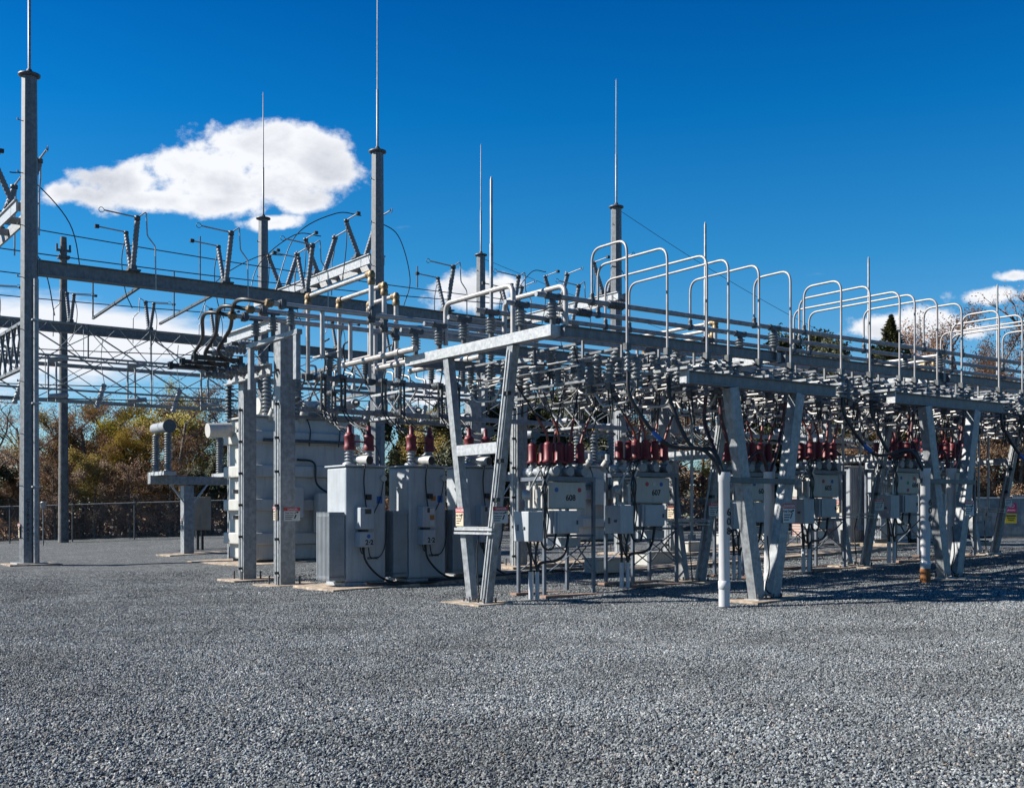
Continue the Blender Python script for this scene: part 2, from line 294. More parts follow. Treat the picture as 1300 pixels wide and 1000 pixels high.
# loose stones on the near ground: real stones scattered by geometry nodes
sm_ = bpy.data.materials.new('loose_stone'); sm_.use_nodes = True; n_, l_ = sm_.node_tree.nodes, sm_.node_tree.links
oi = n_.new('ShaderNodeObjectInfo'); rp = n_.new('ShaderNodeValToRGB'); l_.new(oi.outputs['Random'], rp.inputs[0]); cr = rp.color_ramp
cr.elements[0].color = (.028, .034, .038, 1); cr.elements[1].color = (.44, .45, .45, 1)
for ps, c in ((.3, (.08, .092, .100)), (.6, (.155, .170, .180)), (.9, (.24, .258, .265)), (.95, (.22, .175, .14))): e = cr.elements.new(ps); e.color = (*c, 1)
gz = n_.new('ShaderNodeTexNoise'); gz.inputs['Scale'].default_value = .55; gz.inputs['Detail'].default_value = 5; l_.new(oi.outputs['Location'], gz.inputs['Vector'])
gr_ = n_.new('ShaderNodeMapRange'); l_.new(gz.outputs['Fac'], gr_.inputs[0]); gr_.inputs[1].default_value = .32; gr_.inputs[2].default_value = .68; gr_.inputs[3].default_value = .66; gr_.inputs[4].default_value = 1.22
gx = n_.new('ShaderNodeMix'); gx.data_type = 'RGBA'; gx.blend_type = 'MULTIPLY'; gx.inputs[0].default_value = 1; l_.new(rp.outputs[0], gx.inputs[6]); l_.new(gr_.outputs[0], gx.inputs[7]); l_.new(gx.outputs[2], n_['Principled BSDF'].inputs['Base Color']); n_['Principled BSDF'].inputs['Roughness'].default_value = .75
def near_patch():
    mb = MB(); rows = []
    ds = [5.6 + .7 * i for i in range(42)]
    for d in ds:
        rows.append([yard(x * d * .53, d) for x in [k / 12 - 1 for k in range(25)]])
    V = [(a, b, Z(a, b) + .002) for r in rows for a, b in r]
    F = [(j * 25 + i, j * 25 + i + 1, (j + 1) * 25 + i + 1, (j + 1) * 25 + i) for j in range(len(ds) - 1) for i in range(24)]
    mb.add(V, F, True); return mb
gr = near_patch().build('gravel', sm_); gr['kind'] = 'stuff'; gr['label'] = 'loose blue-grey crushed stone covering the open foreground of the yard'; gr['category'] = 'gravel'
ng = bpy.data.node_groups.new('gravel_scatter', 'GeometryNodeTree')
ng.interface.new_socket('Geometry', in_out='INPUT', socket_type='NodeSocketGeometry'); ng.interface.new_socket('Geometry', in_out='OUTPUT', socket_type='NodeSocketGeometry')
N, L = ng.nodes, ng.links
gi, go = N.new('NodeGroupInput'), N.new('NodeGroupOutput')
dp = N.new('GeometryNodeDistributePointsOnFaces'); L.new(gi.outputs[0], dp.inputs['Mesh']); pz = N.new('GeometryNodeInputPosition'); ln = N.new('ShaderNodeVectorMath'); ln.operation = 'LENGTH'; L.new(pz.outputs[0], ln.inputs[0])
fd = N.new('ShaderNodeMapRange'); L.new(ln.outputs['Value'], fd.inputs[0]); fd.inputs[1].default_value = 13; fd.inputs[2].default_value = 34; fd.inputs[3].default_value = 1700; fd.inputs[4].default_value = 60
L.new(fd.outputs[0], dp.inputs['Density'])
jn = N.new('GeometryNodeGeometryToInstance')
for k in range(4):
    ic = N.new('GeometryNodeMeshIcoSphere'); ic.inputs['Radius'].default_value = 1; ic.inputs['Subdivisions'].default_value = 1 if k % 2 else 2
    sp = N.new('GeometryNodeSetPosition'); L.new(ic.outputs[0], sp.inputs['Geometry'])
    ps = N.new('GeometryNodeInputPosition'); nt = N.new('ShaderNodeTexNoise'); nt.noise_dimensions = '4D'; nt.inputs['W'].default_value = k * 3.1; nt.inputs['Scale'].default_value = 1.1
    L.new(ps.outputs[0], nt.inputs['Vector'])
    vm = N.new('ShaderNodeVectorMath'); vm.operation = 'MULTIPLY_ADD'; L.new(nt.outputs['Color'], vm.inputs[0]); vm.inputs[1].default_value = (2.2, 2.2, 2.2); vm.inputs[2].default_value = (-1.1, -1.1, -1.1)
    L.new(vm.outputs[0], sp.inputs['Offset'])
    st = N.new('GeometryNodeSetMaterial'); st.inputs['Material'].default_value = sm_; L.new(sp.outputs[0], st.inputs[0]); L.new(st.outputs[0], jn.inputs[0])
ip = N.new('GeometryNodeInstanceOnPoints'); L.new(dp.outputs['Points'], ip.inputs['Points']); L.new(jn.outputs[0], ip.inputs['Instance']); ip.inputs['Pick Instance'].default_value = True
rv = N.new('FunctionNodeRandomValue'); rv.data_type = 'FLOAT_VECTOR'; rv.inputs[0].default_value = (0, 0, 0); rv.inputs[1].default_value = (6.28, 6.28, 6.28); L.new(rv.outputs[0], ip.inputs['Rotation'])
rs = N.new('FunctionNodeRandomValue'); rs.data_type = 'FLOAT_VECTOR'; rs.inputs[0].default_value = (.008, .008, .006); rs.inputs[1].default_value = (.019, .017, .013); rs.inputs['Seed'].default_value = 5; L.new(rs.outputs[0], ip.inputs['Scale'])
L.new(ip.outputs[0], go.inputs[0])
gmod = gr.modifiers.new('scatter', 'NODES'); gmod.node_group = ng

# ---------------------------------------------------------------- shared small shapes
def ribs(mb, p0, p1, r=.05, R_=.09, n=5, seg=12, taper=1.0):   # porcelain sheds along an axis
    L_ = (Vector(p1) - Vector(p0)).length; pr = [(r, 0)]; st = L_ / n
    for i in range(n):
        z = i * st; k = 1 - (1 - taper) * i / n; pr += [(r * k, z + st * .22), (R_ * k, z + st * .34), (R_ * k, z + st * .52), (r * k, z + st * .8)]
    pr.append((r * taper, L_)); mb.lathe(pr, along(p0, p1), seg); return mb
def pad(x0, x1, y0, y1, label, h=.035, name='concrete_pad'):
    z = Z((x0 + x1) / 2, (y0 + y1) / 2); hx, hy = (x1 - x0) / 2, (y1 - y0) / 2; g0, g1 = G(x0) - G((x0 + x1) / 2), G(x1) - G((x0 + x1) / 2)
    rn = random.Random(round(x0 * 31 + y0 * 7)); jx = [rn.uniform(-.06, .06) for _ in range(8)]
    mb = MB().add([(-hx, -hy, g0 - .3), (hx, -hy, g1 - .3), (hx, hy, g1 - .3), (-hx, hy, g0 - .3), (-hx + jx[0], -hy + jx[1], g0 + h), (hx + jx[2], -hy + jx[3], g1 + h), (hx + jx[4], hy + jx[5], g1 + h), (-hx + jx[6], hy + jx[7], g0 + h)], [(0, 3, 2, 1), (4, 5, 6, 7), (0, 1, 5, 4), (1, 2, 6, 5), (2, 3, 7, 6), (3, 0, 4, 7)])
    return tag(mb.build(name, M_['conc'], loc=((x0 + x1) / 2, (y0 + y1) / 2, z), bevel=.01), label, 'concrete pad', 'concrete pads set in the gravel')
def danger(parent, w, h, M, cream=False, name='danger_sign'):
    o = MB().box(-w / 2, w / 2, -h / 2, h / 2, 0, .004, M).build(name, M_['cream' if cream else 'white'], parent)
    MB().box(-w / 2, w / 2, h * .24, h / 2, .0045, .007, M).build('sign_header', M_['sred'], o)
    textmesh('DANGER', h * .2, 'lettering', M_['white'], o, M @ Matrix.Translation((w * .03, h * .365, .008)), .02, .001)
    textmesh('Keep Out!', h * .15, 'lettering', M_['ink'], o, M @ Matrix.Translation((-w * .16, h * .1, .006)), .02, .001)
    mb = MB()
    for k in range(3): mb.box(-w * .42, w * (.1 - .06 * k), -h * (.06 + .13 * k) - h * .05, -h * (.06 + .13 * k), .0045, .006, M)
    mb.box(w * .2, w * .28, -h * .2, h * .12, .0045, .006, M @ Matrix.Rotation(R(-25), 4, 'Z')); mb.box(w * .16, w * .42, -h * .02, h * .04, .0065, .008, M @ Matrix.Rotation(R(20), 4, 'Z')); mb.lathe([(h * .06, .005), (h * .06, .008)], M @ Matrix.Translation((w * .34, h * .14, 0)), 8)
    mb.build('pictogram', M_['ink'], o); return o

# ---------------------------------------------------------------- tall masts and high girders
MAST = [(9.03, 40.6, 'leftmost'), (22.5, 40.8, 'tall centre-left'), (22.9, 53.3, 'far left-of-centre'), (35.9, 41.4, 'right-hand'), (36.2, 53.5, 'farthest centre')]
for i, (a, b, w) in enumerate(MAST):
    z0 = Z(a, b); t = thing('lightning_mast', f'{w} tall grey tapered steel mast with flanged cap and whip rod', 'steel mast', (a, b, z0), 'tall steel masts of the high structure')
    H = 16.5 - z0
    MB().lathe([(.33, 0), (.25, H)], None, 8, False).build('shaft', M_['galvd'], t)
    MB().lathe([(.26, H - .02), (.36, H + .02), (.36, H + .08), (.12, H + .14), (.08, H + .25)], None, 14).build('cap', M_['dark'], t)
    wh = (7.4, 7.4, 6.3, 6.15, 6.3)[i]; MB().lathe([(.05, H + .2), (.05, H + 2.6), (.035, H + 2.61), (.022, H + wh), (.006, H + wh + .1)], None, 8).build('whip_rod', M_['galv'], t)
    MB().box(-.5, .5, -.5, .5, .0, .07).build('base_plate', M_['galvl'], t)
    for k in range(9): MB().cyl((-.22, -.16, .9 + k * 1.75), (-.42, -.24, .9 + k * 1.75), .014, seg=6).cyl((-.42, -.24, .88 + k * 1.75), (-.42, -.24, .96 + k * 1.75), .025, seg=6).build('step_bolt', M_['dark'], t)
    if i == 0:
        mb = MB(); mb.cyl((.12, -.42, 0), (.12, -.42, 9.6), .085, seg=10)
        mb.build('conduit_riser', M_['galv'], t, label='grey conduit riser strapped to the mast')
        for z in (2.6, 5.4, 8.2): MB().box(-.02, .26, -.53, -.25, z, z + .05).build('strap', M_['galvl'], t)
        textmesh('C\nS\n2\nB\nY\nP\nA\nS\nS', .17, 'lettering', M_['ink'], t, FACE_B(-.12, -.345, 1.5) @ Matrix.Rotation(R(0), 4, 'Y'), .02)
        danger(t, .16, .5, FACE_A(-.33, -.0, 1.15), True)
    pad(a - .75, a + .85, b - .85, b + .75, f'square tan concrete footing under the {w} steel mast')
def beam(name, p0, p1, w, h, label, m='galvd', group='steel beams of the high structure', flange=True, cat='steel beam'):
    p0, p1 = Vector(p0), Vector(p1); c = (p0 + p1) / 2; q0, q1 = p0 - c, p1 - c; mb = MB().bar(q0, q1, w * (.45 if flange else 1), h)
    if flange:
        for s in (-1, 1): mb.bar(q0 + Vector((0, 0, s * (h / 2 - .012))), q1 + Vector((0, 0, s * (h / 2 - .012))), w, .026)
        d = (q1 - q0).normalized()
        for e in (q0, q1): mb.bar(e - d * .02, e + d * .02, w * 1.1, h * 1.12)
    return tag(mb.build(name, M_[m], loc=c), label, cat, group)
beam('steel_girder', (9.35, 40.7, 10.1), (22.2, 40.8, 10.1), .4, .5, 'long dark steel girder between the leftmost mast and the centre-left mast')
beam('steel_girder', (22.8, 40.8, 10.1), (35.6, 41.3, 10.1), .4, .5, 'long steel girder between the centre-left mast and the right-hand mast')
beam('steel_girder', (9.3, 53.3, 10.15), (22.6, 53.3, 10.15), .4, .42, 'rear steel girder above the lattice, left of the far mast')
beam('steel_girder', (23.2, 53.3, 10.15), (35.9, 53.5, 10.15), .4, .42, 'rear steel girder running from the far mast to the farthest mast')
for a, w in ((9.03, 'leftmost'), (22.6, 'centre-left'), (36.0, 'right-hand')):
    t = thing('cross_girder', f'pair of sunlit steel channels running back from the {w} mast near its top', 'steel girder', (a, 47, 12.2), 'twin channel girders behind the masts')
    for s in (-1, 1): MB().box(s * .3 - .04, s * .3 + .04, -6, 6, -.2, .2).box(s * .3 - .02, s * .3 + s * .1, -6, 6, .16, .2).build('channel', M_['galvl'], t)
    for k in range(7): MB().box(-.26, .26, -5.9 + k * 1.95, -5.7 + k * 1.95, -.12, .1).build('spacer', M_['galv'], t)
def lattice(p0, p1, z0, z1, bay, label, m='galvd', top=True, r=.07, group='lattice trusses'):
    p0, p1 = Vector(p0), Vector(p1); c = (p0 + p1) / 2; L_ = (p1 - p0).length; d = (p1 - p0).normalized(); n = max(1, round(L_ / bay)); st = L_ / n; h = z1 - z0
    t = thing('lattice_truss', label, 'lattice truss', (c.x, c.y, z0), group)
    def at(s, z): q = d * (s - L_ / 2); return Vector((q.x, q.y, z))
    nrm = Vector((-d.y, d.x, 0))
    if top: MB().bar(at(0, h), at(L_, h), r * 2.4, r * 1.8).build('top_chord', M_[m], t)
    MB().bar(at(0, 0), at(L_, 0), r * 2.4, r * 1.8).build('bottom_chord', M_[m], t)
    for i in range(n):
        MB().bar(at(i * st, 0) + nrm * r, at((i + 1) * st, h) + nrm * r, r * 1.3, r * .5).build('brace', M_[m], t)
        MB().bar(at(i * st, h) - nrm * r, at((i + 1) * st, 0) - nrm * r, r * 1.3, r * .5).build('brace', M_[m], t)
        if st > 1.2 and i % 2: MB().bar(at(i * st, 0), at(i * st, h), r * .9, r * .5).build('upright', M_[m], t)
    return t
lattice((9.3, 53.3, 0), (22.6, 53.3, 0), 8.46, 10.0, 2.9, 'upper half of the crossed lattice truss in the left background', 'galv', top=False, r=.085)
lattice((9.3, 53.3, 0), (22.6, 53.3, 0), 6.85, 8.38, 2.9, 'lower half of the crossed lattice truss in the left background', 'galv', top=False, r=.085)
lattice((9.3, 51.6, 0), (22.6, 51.6, 0), 8.5, 10.1, 1.45, 'closer fine-meshed lattice truss just in front of the rear girder at left', 'galv', r=.045)
lattice((9.3, 49.0, 0), (22.6, 49.0, 0), 6.9, 8.3, 2.2, 'lower lattice truss hanging nearest the viewer behind the leftmost mast', 'galv', r=.045)
lattice((23.2, 53.3, 0), (35.9, 53.5, 0), 8.46, 10.0, 2.9, 'upper lattice truss between the far mast and the farthest mast', top=False)
lattice((23.2, 53.3, 0), (35.9, 53.5, 0), 6.85, 8.38, 2.9, 'lower lattice truss between the far mast and the farthest mast', top=False)
lattice((9.0, 41.0, 0), (9.0, 53, 0), 6.75, 8.3, .9, 'narrow lattice truss cut by the left edge of the photo', r=.06)
lattice((22.5, 41.2, 0), (22.8, 53, 0), 6.75, 8.2, 1.6, 'lattice truss running back from the centre-left mast')
lattice((36.3, 53.4, 0), (52, 49.9, 0), 6.4, 8.0, 2.6, 'far lattice truss right of the farthest mast, seen against dark trees')
# knee struts under the long girder
for k, (u0, v0, u1, v1) in enumerate(((186, 358, 118, 404), (278, 370, 203, 411), (402, 388, 352, 415))):
    p0, p1 = onb(u0, v0, 40.9), onb(u1, v1, 53.0)
    tag(MB().bar((0, 0, 0), p1 - p0, .1, .1).build('knee_strut', M_['dark'], loc=p0), f'dark diagonal strut tying the long girder back to the rear girder, {ORD[k]} from left', 'steel strut', 'diagonal struts under the girder')

# high V-shaped switches
def vswitch():
    t = thing('vee_switch', 'x', 'high-voltage switch', group='V-shaped high switches')
    MB().box(-.22, .22, -.35, .35, 0, .06).box(-.1, .1, -.28, .28, .06, .2).build('base', M_['dark'], t)
    p1 = Vector((.02, -.56, 1.72)); p2 = Vector((-.02, .60, 1.45))
    ribs(MB(), (.0, -.14, .18), p1, .088, .100, 11, 12).build('insulator', M_['vporc'], t); ribs(MB(), (0, .14, .18), p2, .078, .090, 10, 12).build('insulator', M_['vporc'], t)
    MB().lathe([(.06, 0), (.11, .02), (.11, .16), (.07, .18)], T(*p1), 10).lathe([(.05, 0), (.09, .02), (.09, .12), (.05, .14)], T(*p2), 10).build('terminal_cap', M_['dark'], t)
    MB().cyl(p1 + Vector((0, 0, .12)), p1 + Vector((-1.15, 0, .2)), .028, seg=8).build('blade', M_['alum'], t)
    a = MB().cyl(p2 + Vector((0, 0, .1)), p2 + Vector((-1.0, 0, .16)), .026, seg=8); a.build('blade', M_['alum'], t)
    mb = MB(); c = p1 + Vector((-1.24, 0, .2)); mb.tube([c + Vector((.09 * math.cos(q), 0, .09 * math.sin(q))) for q in [k * math.pi / 5 for k in range(11)]], .012, 6)
    mb.build('arcing_ring', M_['dark'], t); MB().box(-1.12, -.98, p2.y - .06, p2.y + .06, p2.z + .1, p2.z + .22).build('jaw', M_['blk'], t)
    MB().tube(bent([p1 + Vector((.05, 0, .15)), p1 + Vector((.28, -.1, .34)), p1 + Vector((.32, -.1, -.5)), p1 + Vector((.6, -.12, -.85)), p1 + Vector((.62, -.12, -2.4))], .08, 3), .024, 8).build('jumper_pipe', M_['alum'], t)
    MB().tube(spline([p2 + Vector((0, 0, .05)), p2 + Vector((-.14, .06, -.9)), p2 + Vector((.0, .1, -2.0)), p2 + Vector((.25, .1, -2.6))], 5), .018, 6).build('jumper_cable', M_['blk'], t)
    return t
vs0 = vswitch(); vs0.location = (12.5, 40.7, 10.35); vs0['label'] = 'V-shaped high switch on the long front girder, first from the leftmost mast'
for k, a in enumerate((16.0, 19.3, 25.8, 29.2, 32.6)): dup(vs0, (a, 40.8, 10.35), f'V-shaped high switch on the long front girder, {ORD[k + 1]} from the leftmost mast')
for k, a in enumerate((10.4, 13.6, 17.2, 20.4, 27.0, 30.2)): dup(vs0, (a, 53.3, 10.36), f'V-shaped high switch on the rear girder, {ORD[k]} from the left', rz=R(180), scale=(.92, .92, .8))
for j, (a, w) in enumerate(((22.6, 'centre-left'), (36.0, 'right-hand'), (9.03, 'leftmost'))):
    for k, b in enumerate((42.3, 46.2, 50.2)): dup(vs0, (a, b, 12.42), f'V-shaped high switch on the channels behind the {w} mast, {ORD[k]} from the mast', rz=R(90), scale=(1, 1.25, 1))
# pale bushings and hanging switches on the rear lattice
hs = thing('hanging_switch', 'pale hanging switch on the rear lattice, first from the left', 'high-voltage switch', (12.6, 53.0, 8.46), 'pale switches hung on the rear lattice')
MB().cyl((0, -.1, .12), (.7, -.5, .25), .13, .1, 12).cyl((0, -.1, -1.5), (.7, -.5, -1.4), .13, .1, 12).build('insulator', M_['porcl'], hs)
MB().box(-.06, .0, -.1, 0, -1.7, .35).box(.28, .34, -.1, 0, -1.7, .35).build('bracket', M_['galv'], hs)
ribs(MB(), (-1.5, -.3, -1.9), (-1.15, -.3, -.8), .10, .13, 8, 10).build('standing_insulator', M_['porcl'], hs)
MB().cyl((-1.5, -.3, -1.9), (-2.4, -.3, -1.85), .02, seg=6).tube(spline([(-1.15, -.3, -.8), (-1.3, -.3, .2), (-1.2, -.2, 1.3)], 4), .016, 6).build('blade', M_['alum'], hs)
for k, a in enumerate((16.1, 19.6, 26.3, 29.8, 33.2)): dup(hs, (a, 53.0, 8.46), f'pale hanging switch on the rear lattice, {ORD[k + 1]} from the left')
# overhead wires
def cable(name, pts, r, label, m='wire', group=None, cat='wire', n=8, seg=6):
    P = spline(pts, n); c = Vector(P[0]); return tag(MB().tube([p - c for p in P], r, seg).build(name, M_[m], loc=c), label, cat, group)
def span(p0, p1, sag):
    p0, p1 = Vector(p0), Vector(p1); return [p0.lerp(p1, t) - Vector((0, 0, sag * 4 * t * (1 - t))) for t in (0, .2, .4, .6, .8, 1)]
for k, (v0, v1, b, w) in enumerate(((286, 380, 46, 'uppermost'), (316, 386, 44, 'second from the top'), (345, 405, 49, 'third from the top'), (374, 418, 51, 'fourth from the top'), (438, 455, 50, 'fifth from the top'), (483, 492, 50, 'sixth from the top'), (500, 505, 47, 'lowest'))):
    p0 = onb(46, v0, b); p1 = onb(640, v1, b); d = p1 - p0; cable('overhead_wire', span(p0 - d * .25, p1, .25), .022, f'long sagging overhead wire crossing behind the masts, {w}', group='overhead wires')
cable('shield_wire', span((35.9, 41.4, 16.5), (60, 41, 10), .6), .012, 'thin shield wire sloping down right from the right-hand mast', group='thin shield wires')
cable('shield_wire', span((36.2, 53.5, 16.4), (70, 50, 10), .6), .012, 'thin shield wire sloping right from the farthest mast', group='thin shield wires')
JP = [((9.0, 43.5, 14.0), (9.7, 43.5, 13.9), (11.2, 44, 12.6), (11.9, 45, 10.9)), ((9.0, 46.5, 13.4), (9.8, 46.5, 13), (11.0, 47, 11.4), (11.4, 47, 9.6)),
      ((22.6, 42.4, 14.3), (21.4, 42.4, 14.2), (19.6, 42.4, 13.0), (18.6, 42.2, 10.5)), ((22.6, 46.2, 14.2), (21.2, 46, 14.0), (19.5, 46, 12.4), (18.9, 45.6, 10.2)), ((22.6, 50.2, 14.1), (21.2, 50, 13.8), (19.2, 50, 12.4), (18.2, 49.6, 10.5)),
      ((23.3, 42.4, 14.2), (24.4, 42.4, 13.7), (25.1, 42.6, 12.0), (25.0, 43, 10.8)), ((36.7, 42.8, 14.2), (37.6, 42.8, 13.8), (38.1, 43, 12.4), (38.0, 43, 11.2)), ((35.3, 46.2, 14.2), (34.2, 46, 14), (33.1, 46, 12.5), (32.6, 45.6, 10.6))]
for k, p in enumerate(JP): cable('jumper_cable', p, .022, f'curved black jumper cable arching off the high switches, {ORD[k]} from the left', 'blk', 'curved jumper cables on the high structure')
for k, (u, v0, v1) in enumerate(((118, 348, 402), (221, 345, 403), (254, 300, 360), (112, 412, 455), (285, 350, 395), (530, 338, 365))):
    p0, p1 = onb(u, v0, 46), onb(u, v1, 46); tag(MB().cyl((0, 0, 0), p1 - p0, .03, seg=8).build('drop_rod', M_['dark'], loc=p0), f'short dark rod hanging from the overhead wires, {ORD[k]} of the row', 'drop rod', 'dark rods hanging from the wires')

# wooden utility pole at the fence
a, b = yard(-25.0, 63.0); z0 = Z(a, b)
t = thing('utility_pole', 'weathered wooden utility pole standing by the fence left of the yard', 'utility pole', (a, b, z0))
MB().lathe([(.29, -.2), (.25, 6), (.19, 16.4), (.17, 17.0)], None, 14).build('pole', M_['wood'], t)
MB().box(-.3, .3, -.25, .25, 15.8, 15.95).box(-.4, .4, -.08, .08, 16.2, 16.32).cyl((.35, 0, 16.3), (.35, 0, 16.6), .06).cyl((-.35, 0, 16.3), (-.35, 0, 16.6), .06).build('crossarm', M_['dark'], t)

# ---------------------------------------------------------------- V frames and decks
AK = [11.8 + 5.58 * k for k in range(6)]
BAY = ['nearest', 'second', 'third', 'fourth', 'fifth', 'sixth']
def vframe(axis, spread, H, foot, leg=.18):
    """two legs rising apart from a shared footing; axis 'B' spreads along Y, 'A' along X"""
    t = thing('v_frame', 'x', 'steel frame', group='V-shaped steel support frames')
    q = (lambda s, z: Vector((0, s, z))) if axis == 'B' else (lambda s, z: Vector((s, 0, z)))
    for s in (-1, 1):
        mb = MB(); p0, p1 = q(s * foot, .06), q(s * spread, H)
        up = (1, 0, 0) if axis == 'B' else (0, 1, 0)
        mb.bar(p0, p1, leg, leg * .86, up); mb.build('leg', M_['galv'], t, bevel=.006)
        MB().box(*( (-.17, .17, s * foot - .14, s * foot + .14) if axis == 'B' else (s * foot - .14, s * foot + .14, -.17, .17)), .0, .04).build('base_plate', M_['galvl'], t)
        mb = MB()
        for dx in (-.13, .13):
            for dy in (-.1, .1):
                x, y = (dx, s * foot + dy) if axis == 'B' else (s * foot + dy, dx); mb.lathe([(.02, 0), (.02, .1)], T(x, y, .03), 6)
        mb.build('anchor_bolt', M_['dark'], t)
    return t, q
vf, q = vframe('B', 1.08, 4.70, .24)
def crossat(z): return .24 + (1.08 - .24) * (z - .06) / 4.64
s = crossat(2.85) - .085; MB().box(-.085, .085, -s, s, 2.78, 2.98).build('crossbar', M_['galvl'], vf)
s = crossat(1.42) + .14; MB().box(-.16, -.095, -s, s, 1.37, 1.42).box(-.17, -.1, -s, s, 1.30, 1.34).box(-.16, .1, -s + .1, s - .1, 1.425, 1.44).build('shelf_bracket', M_['galvl'], vf)
danger(vf, .26, .34, FACE_A(-.10, crossat(1.65), 1.62), True); danger(vf, .34, .30, FACE_B(.02, -crossat(1.65) - .115, 1.66))
mb = MB()
for z in (1.9, 2.6, 3.8): mb.box(-.1, -.02, -crossat(z) - .12, -crossat(z) + .02, z, z + .07)
mb.build('cable_clip', M_['blk'], vf); MB().tube(spline([(-.05, -.06, 1.35), (-.05, .02, .9), (-.05, -.02, .4), (.0, 0, .08)], 5), .014, 6).build('ground_cable', M_['blk'], vf)
MB().bar((-.125, -.24, .1), (-.125, -1.08, 4.6), .03, .03, (1, 0, 0)).build('conduit', M_['galvl'], vf)
vf.location = (AK[0], 17.48, G(AK[0]) + .0); vf['label'] = 'nearest V-shaped steel frame with danger signs, at the left end of the bus rack'
vfs = [vf]
for k in range(1, 5):
    g = G(AK[k]); v = dup(vf, (AK[k], 17.55, g), f'V-shaped steel frame of the tall row, {ORD[k]} behind the nearest one', scale=(1, 1, (4.70 - g) / 4.70)); vfs.append(v)
for k in range(5): pad(AK[k] - .42, AK[k] + .42, 17.55 - .62, 17.55 + .62, f'tan concrete footing under the tall-row V frame, {ORD[k]} from the left')
textmesh('L\nS\nB\nU\nS', .17, 'lettering', M_['ink'], vfs[1], FACE_A(-.095, crossat(2.1), 2.1) @ Matrix.Rotation(R(-10), 4, 'Z'), .03)
wf, q = vframe('A', .87, 3.89, .2, .225)
def cw2(z): return .2 + .67 * (z - .06) / 3.83
MB().box(-1.28, cw2(2.2) + .06, -.17, -.10, 2.16, 2.26).build('pipe_bracket', M_['dark'], wf); danger(wf, .32, .36, FACE_B(cw2(1.6) + .04, -.125, 1.62))
MB().tube(spline([(.02, -.05, 1.2), (.05, -.07, .6), (.0, -.04, .2), (.35, -.1, .03)], 5), .013, 6).build('ground_cable', M_['blk'], wf)
wf.location = (15.46, 13.8, G(15.46)); wf['label'] = 'nearest low V-shaped steel frame, legs spreading sideways beside white pipe'; wf.scale.z = (3.89 - G(15.46)) / 3.89
for k, a in enumerate((21.12, 26.8)):
    dup(wf, (a, 13.8, G(a)), f'low V-shaped steel frame, {ORD[k]} to the right of the nearest low one', scale=(1, 1, (3.89 - G(a)) / 3.89))
for k, a in enumerate((15.46, 21.12, 26.8)):
    pad(a - .6, a + .75, 13.8 - .38, 13.8 + .42, f'tan concrete footing under the low V frame, {ORD[k]} from the left')
    t = thing('deck_beam', f'dark steel deck beam carried by the low V frame, {ORD[k]} from the left', 'steel beam', (a, 13.81, 4.0), 'deck beams on the low frames')
    MB().box(-1.95, 1.95, -.035, .035, -.09, .09).build('web', M_['galvd'], t)
    for q in (-1, 1): MB().box(-1.95, 1.95, -.09, .09, q * .10 - .0095, q * .10 + .0095).build('flange', M_['galvd'], t)
    MB().box(-1.98, -1.951, -.1, .1, -.115, .112).build('end_plate', M_['galvl'], t, label='pale perforated end plate')
    for j in range(5): MB().box(-2.1 + j * 1.0, -1.98 + j * 1.0, -.2, 1.2, .112, .155).build('cross_channel', M_['galv'], t)
# upper deck
for k, a in enumerate(AK):
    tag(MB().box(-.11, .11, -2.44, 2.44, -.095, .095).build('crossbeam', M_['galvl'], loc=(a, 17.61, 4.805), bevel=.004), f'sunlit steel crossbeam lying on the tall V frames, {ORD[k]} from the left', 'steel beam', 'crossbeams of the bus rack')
for b, w in ((15.17, 'front'), (17.6, 'middle'), (19.95, 'rear')):
    for k in range(5):
        x0, x1 = AK[k] + (.112 if k else .112), AK[k + 1] - .112; c = (x0 + x1) / 2
        t = thing('rack_beam', f'dark steel {w} beam of the bus rack, {BAY[k]} bay', 'steel beam', (c, b, 4.805), 'long beams of the bus rack'); L2 = (x1 - x0) / 2
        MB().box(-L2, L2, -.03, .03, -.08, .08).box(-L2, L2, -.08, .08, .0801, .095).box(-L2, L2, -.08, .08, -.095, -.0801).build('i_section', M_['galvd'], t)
        for q in (-1, 1): MB().box(q * L2 - .015 - q * .016, q * L2 + .015 - q * .016, -.1, .1, -.11, .1).build('end_plate', M_['galvd'], t)
# lightning rods on the rack
for k in range(5): 
    tag(MB().lathe([(.035, 0), (.035, 1.8), (.028, 1.82), (.026, 3.0), (.01, 3.06)], None, 8).build('lightning_rod', M_['galv'], loc=(AK[k] + .14, 17.3, 4.9)), f'slim vertical lightning rod on the bus rack crossbeam, {ORD[k]} from the left', 'lightning rod', 'slim rods above the bus rack')
for k, (a, b) in enumerate(((17.4, 17.4), (22.95, 17.3), (22.95, 17.8), (28.5, 17.35), (28.5, 17.8), (28.45, 17.6))):
    tag(MB().cyl((0, 0, .95), (0, 0, 4.68 - G(a)), .032, seg=8).box(-.06, .06, -.06, .06, .9, 1.05).build('operating_pipe', M_['galvl'], loc=(a - .18, b, G(a))), f'thin vertical switch operating pipe between V frame legs, {ORD[k]} from the left', 'operating pipe', 'switch operating pipes')
